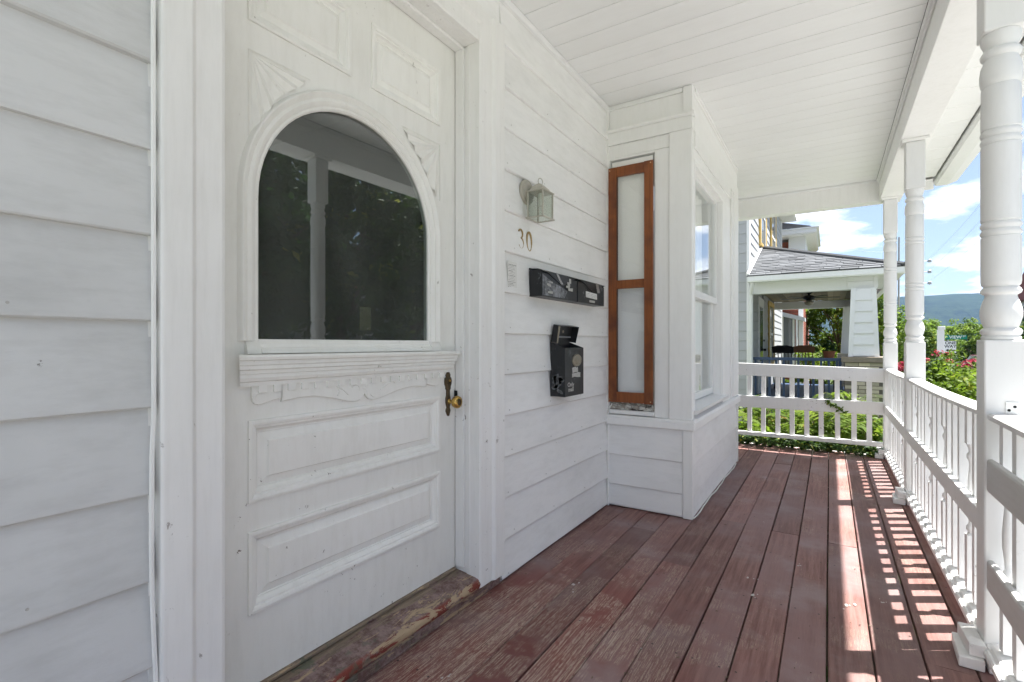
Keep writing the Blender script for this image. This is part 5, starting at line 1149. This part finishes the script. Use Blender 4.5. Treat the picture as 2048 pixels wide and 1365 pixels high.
def bush(name, label, cat, center, radii, nclump, per, cr, ls, mat, group=None, stems=7, **kw):
    t_ = thing(name, label, cat, (center[0], center[1], center[2] - radii[2]), group)
    P, s, n_, c_ = clumps(center, radii, nclump, per, cr, ls, **kw); leaf_mesh('foliage', P, s, n_, mat, t_, cols=c_)
    m = MB()
    for k in range(stems):
        a = random.random() * 6.283; e = (center[0] + radii[0] * .6 * math.cos(a), center[1] + radii[1] * .6 * math.sin(a), center[2] + radii[2] * random.uniform(.1, .7))
        b = (center[0] + .1 * math.cos(a), center[1] + .1 * math.sin(a), GZ - .02); md_ = tuple((p + q) / 2 + random.uniform(-.08, .08) for p, q in zip(b, e)); m.tube([b, md_, e], 0.016, 5, 0.005)
    m.done('stem', 'bark', t_); return t_
def tree(name, label, base, h, crown_c, radii, nclump, per, cr, ls, mat, tr=0.16, group=None, cat='tree', limbs=9, shell=0.45):
    t_ = thing(name, label, cat, base, group); m = MB(); b = Vector(base); top = Vector(crown_c) + Vector((0, 0, radii[2] * .3))
    pts = [b + (top - b) * t + Vector((math.sin(t * 5 + base[0]) * tr * .7, math.cos(t * 4 + base[1]) * tr * .7, 0)) for t in np.linspace(0, 1, 8)]
    m.tube(pts, tr, 10, tr * .25)
    for k in range(limbs):
        s = pts[2 + k % 5]; a = k * 2.4 + base[1]; e = Vector(crown_c) + Vector((radii[0] * .75 * math.cos(a), radii[1] * .75 * math.sin(a), radii[2] * random.uniform(-.4, .6)))
        m.tube([s, (s + e) / 2 + Vector((0, 0, radii[2] * .12)), e], tr * .38, 7, tr * .06)
    m.done('trunk', 'bark', t_, smooth=True)
    P, s, n_, c_ = clumps(crown_c, radii, nclump, per, cr, ls, shell=shell); leaf_mesh('crown', P, s, n_, mat, t_, cols=c_); return t_

# plant in the neighbour's pot
P, s, n_, c_ = clumps((0.0, 14.2, 1.10), (0.16, 0.16, 0.13), 24, 10, 0.06, 0.07); leaf_mesh('foliage', P, s, n_, 'leaf_dark', pot, cols=c_)

# bright hedge and shrubs in front of the neighbouring yard
hedge_spots = [((1.75, 7.9, -0.05), (0.60, 0.65, 0.80)), ((2.35, 9.3, 0.0), (0.75, 0.70, 0.86)), ((1.45, 9.4, 0.02), (0.55, 0.75, 0.86)), ((3.3, 10.6, -0.05), (0.8, 0.8, 0.85)), ((2.0, 11.0, 0.0), (0.75, 0.8, 0.88)), ((2.9, 12.8, 0.0), (0.9, 0.9, 0.92))]
hl = ['bright green leafy shrub nearest beyond the side railing', 'bright green shrub right of the neighbouring shrub, behind the side railing', 'bright green shrub close to the corner of the deck, seen between the posts', 'bright green shrub furthest right, by the kerb behind the side railing', 'bright green shrub in front of the tapered column of the neighbouring porch', 'bright green shrub furthest back in the row along the front yard']
for (c_, r_), lb in zip(hedge_spots, hl): bush('shrub', lb, 'shrub', c_, r_, 120, 42, 0.15, 0.085, 'leaf_bright', 'shrubs along the front yard', shell=0.62)
# tall shoots poking up from the shrubs
# red flowering bush
rf = bush('flowering_bush', 'bush covered in bright red flowers beyond the green shrubs', 'flowering bush', (2.35, 17.0, 0.24), (0.85, 0.8, 0.62), 110, 34, 0.18, 0.10, 'leaf_mid', shell=0.6)
P, s, n_, c_ = clumps((2.35, 16.95, 0.26), (0.87, 0.82, 0.64), 60, 30, 0.12, 0.075, shell=0.93); k_ = P[:, 2] > 0.0; leaf_mesh('flowers', P[k_], s[k_], n_[k_], 'petal_red', rf, cols=c_[k_], asp=0.9)
# weeds and sumac between the houses
def frond(m_c, m_s, m_n, m_col, base, d, L_, np_=9, ls=0.11, droop=0.7):
    d = np.array(d) / np.linalg.norm(d); side = np.cross(d, [0, 0, 1.0]); side /= np.linalg.norm(side) + 1e-6; pts = []
    for k in range(8):
        t = k / 7; p = np.array(base) + d * L_ * t + np.array([0, 0, 1]) * (L_ * 0.35 * t - droop * L_ * t * t * 0.75); pts.append(p)
    col_ = random.random()
    for k in range(np_):
        t = (k + 1.2) / (np_ + 1); f = t * 7; i = min(int(f), 6); p = pts[i] + (pts[i + 1] - pts[i]) * (f - i); 
        for s_ in (-1, 1): m_c.append((p, side * s_ * 0.9 + d * 0.45 - np.array([0, 0, 0.35]), ls * (1.15 - 0.5 * abs(t - .4)), col_))
    m_c.append((pts[-1], d - np.array([0, 0, .4]), ls, col_)); return pts
def frond_plant(name, label, base, h, nf, L_, ls, mat, group, lean=(0, 0), stems=1):
    t_ = thing(name, label, 'plant', base, group); items = []; m = MB()
    for st in range(stems):
        b = Vector(base) + Vector((random.uniform(-.12, .12), random.uniform(-.12, .12), 0)) * (stems > 1); tp = b + Vector((lean[0] + random.uniform(-.1, .1), lean[1] + random.uniform(-.1, .1), h * random.uniform(.75, 1)))
        m.tube([b, (b + tp) / 2 + Vector((random.uniform(-.03, .03), random.uniform(-.03, .03), 0)), tp], 0.013, 6, 0.005)
        for k in range(nf):
            t = 0.35 + 0.65 * (k + .5) / nf; p = b + (tp - b) * t; a = k * 2.4 + st; pts = frond(items, None, None, None, tuple(p), (math.cos(a), math.sin(a), 0.25 + .3 * t), L_ * random.uniform(.75, 1.1), ls=ls)
            m.tube([tuple(q) for q in pts], 0.0035, 4, 0.0015)
    m.done('stem', 'stem', t_)
    # leaflets
    n = len(items); c0 = np.array([i[0] for i in items]); dr = np.array([i[1] for i in items]); dr /= np.linalg.norm(dr, axis=1, keepdims=True); sz = np.array([i[2] for i in items])[:, None]
    up_ = np.array([0, 0, 1.0]); b_ = np.cross(dr, up_); b_ /= np.linalg.norm(b_, axis=1, keepdims=True); nn = np.cross(b_, dr)
    tip = c0 + dr * sz - up_ * sz * .15; mid = c0 + dr * sz * .45; Lf = mid - b_ * sz * .17 - nn * sz * .05; Rt = mid + b_ * sz * .17 - nn * sz * .05
    V = np.stack([c0, Lf, tip, Rt], 1).reshape(-1, 3); o_ = MB(); i0 = 4 * np.arange(n); o_.v = [tuple(p) for p in V]; o_.f = [(i, i + 1, i + 2) for i in i0] + [(i, i + 2, i + 3) for i in i0]
    me = bpy.data.meshes.new('foliage'); me.from_pydata(o_.v, [], [tuple(int(q) for q in f) for f in o_.f]); me.materials.append(M[mat]); at = me.attributes.new('rnd', 'FLOAT', 'FACE'); cc = np.clip(np.array([i[3] for i in items]) * .8 + RNG.random(n) * .2, 0, 1); at.data.foreach_set('value', np.concatenate([cc, cc]).astype(np.float32))
    o = bpy.data.objects.new('foliage', me); COL.objects.link(o); link_parent(o, t_); return t_
SUM = 'sumac plants growing between the two houses'
sumac = [((-0.62, 7.6, GZ), 1.35, 'tall sumac with drooping leaflets reaching above the middle board of the end railing, left'), ((-0.10, 7.5, GZ), 1.48, 'tallest sumac behind the middle of the end railing, leaflets tinged red'),
         ((0.22, 7.2, GZ), 1.32, 'sumac leaning over the middle board of the end railing toward the corner post'), ((-1.05, 8.0, GZ), 1.30, 'sumac close to the house wall behind the left of the end railing'), ((-0.35, 8.6, GZ), 1.15, 'sumac further back between the houses, low and spreading'), ((0.45, 8.3, GZ), 1.2, 'sumac behind the corner of the deck beside the shrubs')]
for (b, h, lb) in sumac: frond_plant('sumac_plant', lb, b, h, 9, 0.46, 0.15, 'leaf_sumac', SUM, stems=2)
und = [((-1.0, 7.3, -0.45), (0.45, 0.5, 0.50)), ((-0.3, 7.25, -0.48), (0.5, 0.5, 0.48)), ((0.35, 7.35, -0.42), (0.5, 0.5, 0.55)), ((-0.85, 9.3, -0.45), (0.7, 0.8, 0.55)), ((0.25, 9.3, -0.4), (0.8, 0.9, 0.60)), ((0.95, 7.6, -0.4), (0.45, 0.6, 0.55)), ((-0.3, 10.5, -.5), (1.1, .6, .45))]
parts_ = [clumps((c_[0], c_[1], c_[2] + .10), r_, 110, 34, 0.13, 0.10, shell=0.45) for c_, r_ in und]
leaf_mesh('undergrowth', np.concatenate([p[0] for p in parts_]), np.concatenate([p[1] for p in parts_]), np.concatenate([p[2] for p in parts_]), 'leaf_bright', cols=np.concatenate([p[3] for p in parts_]))['kind'] = 'stuff'
# vine creeping over the end of the deck and up the left end of the railing
vine = thing('creeping_vine', 'leafy vine creeping over the planks under the end railing', 'vine', (-0.3, 6.38, 0))
vc, vz, vn = [], [], []
m = MB()
for s_ in range(6):
    x0 = -1.0 + .2 * s_; pts = []
    for k in range(12):
        t = k / 11; pts.append((x0 + t * random.uniform(.4, .5) + .04 * math.sin(k + s_), 6.36 - .05 * math.sin(k * .9 + s_ * 2) - (.10 if 3 < k < 8 and s_ % 2 else 0), 0.02 + .035 * abs(math.sin(k * .7 + s_))))
    m.tube(pts, 0.003, 4)
    for p in pts:
        for q in range(9): vc.append((p[0] + random.gauss(0, .04), p[1] + random.gauss(0, .03), p[2] + random.uniform(0, .05))); vz.append(random.uniform(.025, .06)); vn.append((random.gauss(0, .4), random.gauss(-.3, .4), 1))
for k in range(420):
    vc.append((random.uniform(-1.15, .42), random.gauss(6.40, .035), abs(random.gauss(.02, .04)))); vz.append(random.uniform(.03, .07)); vn.append((random.gauss(0, .4), random.gauss(-.3, .4), 1))
m.done('stem', 'stem', vine); leaf_mesh('foliage', np.array(vc), np.array(vz), np.array(vn), 'leaf_mid', vine, asp=.7)
v2 = thing('creeping_vine', 'vine climbing behind the left end of the end railing beside the bay', 'vine', (-1.12, 6.6, 0))
vc = np.stack([RNG.normal(-1.13, .055, 700), RNG.normal(6.62, .06, 700), RNG.random(700) * 1.05 - .05], 1); leaf_mesh('foliage', vc, RNG.uniform(.04, .09, 700), RNG.normal(size=(700, 3)) + np.array([0, -.8, .4]), 'leaf_mid', v2, asp=.7)
MB().tube([(-1.13, 6.62, GZ), (-1.10, 6.60, 0), (-1.14, 6.63, .5), (-1.12, 6.6, .95)], .006, 5).done('stem', 'stem', v2)
sp2 = thing('creeping_vine', 'small vine tip hanging over the middle board of the end railing', 'vine', (.05, 6.34, .5))
vc = [(-.02 + .017 * k + random.gauss(0, .006), 6.315 - .004 * k, .545 - .010 * k + random.gauss(0, .012)) for k in range(11) for _ in range(5)]
leaf_mesh('foliage', np.array(vc), RNG.uniform(.03, .055, len(vc)), RNG.normal(size=(len(vc), 3)) * .4 + np.array([0, -.5, 1]), 'leaf_tree', sp2)

# ------------------------------------------------------------------ brick house beyond
bh = thing('brick_house', 'red brick house with white cornice and small grey porch roof beyond the grey house', 'house', (-1, 22, GZ))
BHY = 22.0; BXF = -0.86
box('house_body', 'mortar', -9, BXF - .05, BHY + .05, 30, GZ - .1, 5.19, bh)
rb = [simple('red_brick_face', tuple(v * f for v in (0.27, 0.085, 0.055)), 0.85, nscale=10, namt=0.3, bump=0.3) for f in (.75, 1, 1.25)]
m3 = [MB(), MB(), MB()]
for r in range(85):
    z = GZ + 0.07 * r
    x = -3.2 + (0.105 if r % 2 else 0)
    while x < BXF - .02:
        x1 = min(x + .2, BXF); random.choice(m3).box(x, x1, BHY + .0, BHY + .06, z, z + .06); x += .21
    y = BHY + .061
    while y < 29.8: random.choice(m3).box(BXF - .06, BXF, y, y + .2, z, z + .06); y += .21
for mm, mt in zip(m3, rb): o = mm.done('brick_facing', mt, bh); o['kind'] = 'stuff'
box('corner_quoin', 'nwhite', BXF - .12, BXF + .03, BHY - .02, BHY + .16, GZ, 4.55, bh)
for (xa, xb_, z0, z1) in ((-2.05, -1.70, .2, 2.2), (-1.48, -1.18, .2, 2.2)):
    w_ = box('window', 'nwhite', xa - .07, xb_ + .07, BHY - .03, BHY - .001, z0 - .07, z1 + .07, bh); box('pane', 'winglass', xa, xb_, BHY - .036, BHY - .031, z0, z1, w_)
MB().add([(-3.0, BHY - .9, 2.62), (BXF + .12, BHY - .9, 2.0), (BXF + .12, BHY - .01, 2.0), (-3.0, BHY - .01, 2.62), (-3.0, BHY - .9, 2.82), (BXF + .12, BHY - .9, 2.13), (BXF + .12, BHY - .01, 2.13), (-3.0, BHY - .01, 2.82)], [(0, 3, 2, 1), (4, 5, 6, 7), (0, 1, 5, 4), (1, 2, 6, 5), (2, 3, 7, 6), (3, 0, 4, 7)]).done('side_porch_roof', simple('pale_grey_roof', (0.5, 0.52, 0.54), .6), bh)
for x in (-1.62, -1.0): MB().tube([(x, BHY - .85, GZ), (x, BHY - .85, 2.2)], .035, 8).done('porch_support', 'nwhite', bh)
# white boxed cornice of the upper storey
box('upper_bay', 'nwhite', -1.30, -0.74, 21.72, 25.2, 4.62, 5.20, bh, .01); box('bay_trim', 'nwhite', -1.33, -0.71, 21.69, 25.2, 4.56, 4.619, bh)
box('bay_soffit', 'nwhite', -2.2, -0.42, 21.30, 25.5, 5.201, 5.24, bh, .005); box('bay_roof_edge', 'nwhite', -2.2, -0.38, 21.26, 25.55, 5.241, 5.40, bh, .01)
box('gutter', 'metal_white', -2.2, -0.30, 21.22, 25.6, 5.401, 5.44, bh)
MB().extrude([(-9.3, 5.45), (-.5, 5.45), (-.6, 5.52), (-5, 6.6)], 'y', 21.4, 30).done('main_roof', 'shingle', bh)

# ------------------------------------------------------------------ trees
TR = 'trees beyond the neighbouring porch'
tree('garden_tree', 'bushy green tree seen through the neighbouring porch under its fan', (0.35, 27.0, GZ), 5, (0.4, 27.2, 2.4), (1.9, 2.2, 2.6), 260, 46, 0.30, 0.17, 'leaf_tree', .12, TR)
tree('garden_tree', 'darker tree beside the tapered column seen through the neighbouring porch', (1.9, 25.0, GZ), 4, (1.7, 25.0, 1.5), (1.2, 1.2, 1.9), 150, 42, 0.28, 0.15, 'leaf_tree', .1, TR)
bush('shrub', 'sunlit hedge behind the chairs at the far end of the neighbouring porch', 'shrub', (-0.15, 19.6, 0.1), (1.1, .7, 0.95), 150, 40, .17, .10, 'leaf_bright', shell=.6)
bush('shrub', 'dark shrub behind the flower pot of the neighbouring porch', 'shrub', (0.9, 19.0, 0.1), (.8, .7, .85), 110, 38, .17, .10, 'leaf_mid', shell=.6)
FT = 'trees along the far end of the street'
far = [((4.4, 44, GZ), (4.3, 44, 1.0), (2.0, 2.2, 1.7), 'leaf_tree', 'yellow-green tree seen between the far and the middle porch post'),
       ((8.0, 62, GZ), (7.6, 62, 1.35), (2.6, 2.6, 2.1), 'leaf_tree', 'rounded green tree behind the street name sign'),
       ((12.6, 66, GZ), (12.2, 66, 1.2), (3.4, 3, 2.4), 'leaf_tree', 'broad green tree right of the street name sign'),
       ((16.0, 64, GZ), (15.6, 64, 0.9), (3, 3, 2.4), 'leaf_mid', 'dark green tree at the bend of the street, right of the one-way sign'),
       ((3.4, 60, GZ), (3.2, 60, 1.2), (2.6, 3, 2.2), 'leaf_dark', 'dark tree between the tapered column and the far porch post'),
       ((20, 80, GZ), (20, 80, 1.5), (5, 4, 3.4), 'leaf_dark', 'dark tree behind the nearest porch post')]
for b, c_, r_, mt, lb in far: tree('street_tree', lb, b, 3, c_, r_, 420, 46, .42, .22, mt, .14, FT, shell=.5)
bush('shrub', 'pale yellow-green shrub beside the one-way sign at the street corner', 'shrub', (11.6, 52, -.3), (2.2, 1.4, .75), 120, 34, .25, .15, 'leaf_bright')
bush('shrub', 'low dark hedge under the trees at the end of the street', 'shrub', (13.8, 56, -.1), (2.4, 1.4, .9), 120, 34, .25, .15, 'leaf_dark')
# trees and a house on the other side of the street, mirrored in the door glass
AT = 'trees across the street from the door'
for b, r_, mt, lb in [((16.5, 9.5, GZ), (3.6, 3.6, 4.0), 'leaf_dark', 'big dark tree across the street, mirrored at the left of the door glass'), ((17.5, 15.5, GZ), (3.8, 3.8, 4.2), 'leaf_mid', 'big green tree across the street, mirrored in the middle of the door glass'), ((18.5, 21.5, GZ), (3.6, 3.8, 3.9), 'leaf_dark', 'dark tree across the street, mirrored at the right of the door glass'), ((17, 3.0, GZ), (3.6, 3.6, 3.8), 'leaf_mid', 'green tree across the street opposite the near end of the porch')]:
    tree('big_tree', lb, b, 7, (b[0], b[1], 6.0), (r_[0] * 1.1, r_[1] * 1.1, 6.2), 420, 46, .62, .36, mt, .28, AT, limbs=11, shell=.35)
for b in ((15.2, 12.5, -.2), (15.4, 18.6, -.1), (15, 6.8, -.2), (15.4, 24.5, -.1)): pass
oh = thing('house', 'grey house with a dark red roof across the street behind the big trees', 'house', (26, 18, GZ))
box('house_body', simple('blue_grey_siding', (0.30, 0.32, 0.35), .7), 23, 31, 10, 27, GZ - .1, 4.6, oh); MB().extrude([(22.4, 4.601), (31.6, 4.601), (27, 7.4)], 'y', 9.5, 27.5).done('roof', simple('dark_red_roof', (0.16, 0.05, 0.045), .8), oh)
for y in (12, 15, 18, 21, 24.5):
    for z in (.6, 3.0): w_ = box('window', 'nwhite', 22.95, 22.999, y, y + 1.0, z, z + 1.2, oh); box('pane', 'winglass', 22.94, 22.949, y + .08, y + .92, z + .08, z + 1.12, w_)
rh = thing('house', 'grey house with a dark red roof glimpsed right of the nearest post', 'house', (24, 72, GZ))
box('house_body', simple('pale_blue_grey_siding', (0.34, 0.37, 0.42), .7), 19.5, 34, 70, 84, GZ - .1, 6.2, rh); MB().extrude([(69.2, 6.201), (84.8, 6.201), (77, 10.2)], 'x', 18.6, 34.8).done('roof', simple('dark_red_roof', (0.14, 0.03, 0.03), .8), rh)
for x in (20.6, 23.6, 26.6):
    for z in (.6, 3.6): w_ = box('window', 'nwhite', x, x + 1.3, 69.95, 69.999, z, z + 1.5, rh); box('pane', 'winglass', x + .1, x + 1.2, 69.94, 69.949, z + .1, z + 1.4, w_)

# ------------------------------------------------------------------ poles, signs, car
M['pole'] = simple('grey_weathered_pole', (0.33, 0.32, 0.31), .9, nscale=8, namt=.3)
M['steel'] = simple('galvanised_steel', (0.42, 0.44, 0.46), .5, .5, .4)
def pole(label, x, y, h, r, box_=None, arms=0, ins=()):
    t_ = thing('utility_pole', label, 'utility pole', (x, y, GZ)); MB().tube([(x, y, GZ - .1), (x + .05, y, h)], r, 12, r * .7).done('pole', 'pole', t_, smooth=True)
    if box_: box('transformer', 'steel', x + box_[0], x + box_[1], y - .2, y + .2, box_[2], box_[3], t_, .02)
    for z in ins:
        MB().tube([(x, y, z), (x + .6, y, z)], .03, 6).done('arm', 'steel', t_); MB().lathe([(.05, -.12), (.14, -.08), (.14, 0), (.08, .04), (.14, .08), (.05, .14)], (x + .68, y, z), 12).done('insulator', 'steel', t_, smooth=True)
    return t_
pole('tall grey utility pole by the street, mirrored at the left edge of the door glass', 4.55, 3.72, 8.5, .13)
pole('thin utility pole with a grey box left of the far porch post', 5.6, 87, 8.6, .16, (-.1, .75, 8.0, 9.0), ins=(5.6,))
pole('thin utility pole just right of the far porch post', 5.4, 58, 11.0, .09, (-.65, -.12, 10.6, 12.2), ins=(3.6,))
pole('utility pole with three stacked insulators mostly hidden by the middle porch post', 6.06, 51.2, 9.6, .14, ins=(6.0, 6.9, 7.75))
wires = [((5.4, 58, 10.2), (6.06, 51.2, 8.9)), ((6.7, 51.2, 7.9), (4.6, 3.7, 8.2)), ((6.7, 51.2, 7.05), (4.6, 3.7, 7.6)), ((6.7, 51.2, 6.15), (4.6, 3.7, 6.9)), ((5.6, 87, 8.0), (5.4, 58, 9.2)), ((5.4, 58, 9.9), (-1.2, 19, 5.0))]
WL = ['thin overhead wire between the pole by the far post and the pole with insulators', 'highest overhead wire running back along the street from the insulator pole', 'middle overhead wire running back along the street from the insulator pole', 'lowest overhead wire running back along the street from the insulator pole', 'farthest overhead wire, between the pole with the grey box and the next', 'thin service wire from the street pole to the grey neighbouring house']
for a, b in wires:
    a, b = Vector(a), Vector(b); pts = [a + (b - a) * t - Vector((0, 0, 1)) * (4 * t * (1 - t) * (b - a).length * .012) for t in np.linspace(0, 1, 14)]
    tag(MB().tube(pts, .006, 5).done('overhead_wire', 'steel'), WL.pop(0), 'wire', 'overhead wires along the street')
sg = thing('street_sign', 'green street name sign above a white one-way sign with a black arrow', 'street sign', (7.6, 49.8, GZ))
M['sgreen'] = simple('green_sign_face', (0.0, 0.17, 0.11), .4, namt=.05); M['swhite'] = simple('white_sign_face', (0.72, 0.74, 0.74), .4, namt=.04)
Y0 = 49.8
box('sign_post', 'steel', 7.62, 7.68, Y0 + .02, Y0 + .08, GZ, 1.9, sg)
n1 = box('name_plate', 'sgreen', 6.95, 8.72, Y0 - .01, Y0 + .01, 1.52, 1.84, sg)
M['swhite2'] = M['swhite']
text_mesh('R', 0.30, .002, 'swhite', 'sign_lettering', n1, facing_my(7.07, Y0 - .013, 1.68), .006); text_mesh('VIEW', 0.30, .002, 'swhite', 'sign_lettering', n1, facing_my(8.06, Y0 - .013, 1.68), .006); text_mesh('ST', 0.17, .002, 'swhite', 'sign_lettering', n1, facing_my(8.56, Y0 - .013, 1.74), .003)
n2 = box('one_way_plate', 'swhite', 7.42, 8.10, Y0 - .03, Y0 - .011, 0.50, 1.40, sg, .01)
M['sblack'] = simple('black_sign_print', (.008, .008, .008), .5)
text_mesh('ONE', 0.30, .002, 'sblack', 'sign_lettering', n2, facing_my(7.77, Y0 - .033, 1.24), .006); text_mesh('WAY', 0.30, .002, 'sblack', 'sign_lettering', n2, facing_my(7.76, Y0 - .033, .98), .006)
MB().add([(7.48, Y0 - .033, .70), (7.66, Y0 - .033, .82), (7.66, Y0 - .033, .735), (8.04, Y0 - .033, .735), (8.04, Y0 - .033, .665), (7.66, Y0 - .033, .665), (7.66, Y0 - .033, .58)], [(0, 1, 2), (2, 3, 4, 5), (0, 2, 5), (0, 5, 6)]).done('arrow', 'sblack', n2)
wp = thing('marker_post', 'broad white post standing in front of the street name sign', 'post', (5.65, 39, GZ))
MB().box(5.48, 5.80, 38.9, 39.1, GZ, 2.02).done('post_body', 'nwhite', wp, .02); MB().box(5.52, 5.84, 38.86, 39.14, 2.021, 2.22).done('post_cap', 'nwhite', wp, .02)
# parked car at the kerb
car = thing('parked_car', 'dark red parked car at the kerb beyond the red flowers', 'car', (6.7, 33.5, GZ))
M['carred'] = simple('dark_red_car_paint', (0.16, 0.012, 0.014), .25, .6, namt=.03, bump=0)
cx0, cx1, ya, yb = 5.95, 7.6, 31.4, 35.8; g0 = GZ
sec = [(ya, .35), (ya, .75), (ya + .1, .88), (ya + 1.05, .98), (yb - .5, .98), (yb - .02, .85), (yb, .35)]
MB().extrude([(a, g0 + b) for a, b in sec], 'x', cx0, cx1).done('body', 'carred', car, .06, seg=3)
m = MB(); frustum(m, cx0 + .08, cx1 - .08, ya + 1.0, yb - .45, g0 + .975, cx0 + .25, cx1 - .25, ya + 1.75, yb - 1.0, g0 + 1.42); m.done('cabin', 'winglass', car, .03)
box('roof_panel', 'carred', cx0 + .25, cx1 - .25, ya + 1.72, yb - 1.0, g0 + 1.4205, g0 + 1.45, car, .014)
m = MB().add([(cx0 + .16, ya + 1.015, g0 + .985), (cx1 - .16, ya + 1.015, g0 + .985), (cx1 - .3, ya + 1.72, g0 + 1.40), (cx0 + .3, ya + 1.72, g0 + 1.40)], [(0, 1, 2, 3)])
m.done('windscreen', simple('painted_sky_glass', (0.35, 0.4, 0.45), .1, .8), car)  # sky reflection is put into the pale blue base colour
for x in (cx0 + .08, cx1 - .3):
    for y in (ya + .8, yb - .8):
        w_ = MB().lathe([(.2, 0), (.33, .01), (.33, .21), (.2, .22)], (x, y, g0 + .33), 20, 'x').done('wheel', 'fan', car, smooth=True); MB().lathe([(.18, -.005), (.18, .225)], (x, y, g0 + .33), 14, 'x').done('rim', 'steel', w_)
for x in (cx0 + .2, cx1 - .45): box('headlight', 'swhite', x, x + .25, ya - .012, ya + .02, g0 + .60, g0 + .74, car, .01)

# ------------------------------------------------------------------ summer air: far things fade to blue
hzm = bpy.data.materials.new('summer_haze'); hzm.use_nodes = True; ht = hzm.node_tree; ht.nodes.clear()
ho = ht.nodes.new('ShaderNodeOutputMaterial'); pv = ht.nodes.new('ShaderNodeVolumePrincipled')
pv.inputs['Density'].default_value = 0.00009; pv.inputs['Color'].default_value = (0.36, 0.58, 1.0, 1); pv.inputs['Anisotropy'].default_value = 0.1
ht.links.new(pv.outputs[0], ho.inputs['Volume'])
hb = MB().box(-3150, 3750, -900, 3150, GZ - 8, 330).done('haze', hzm); hb['kind'] = 'stuff'
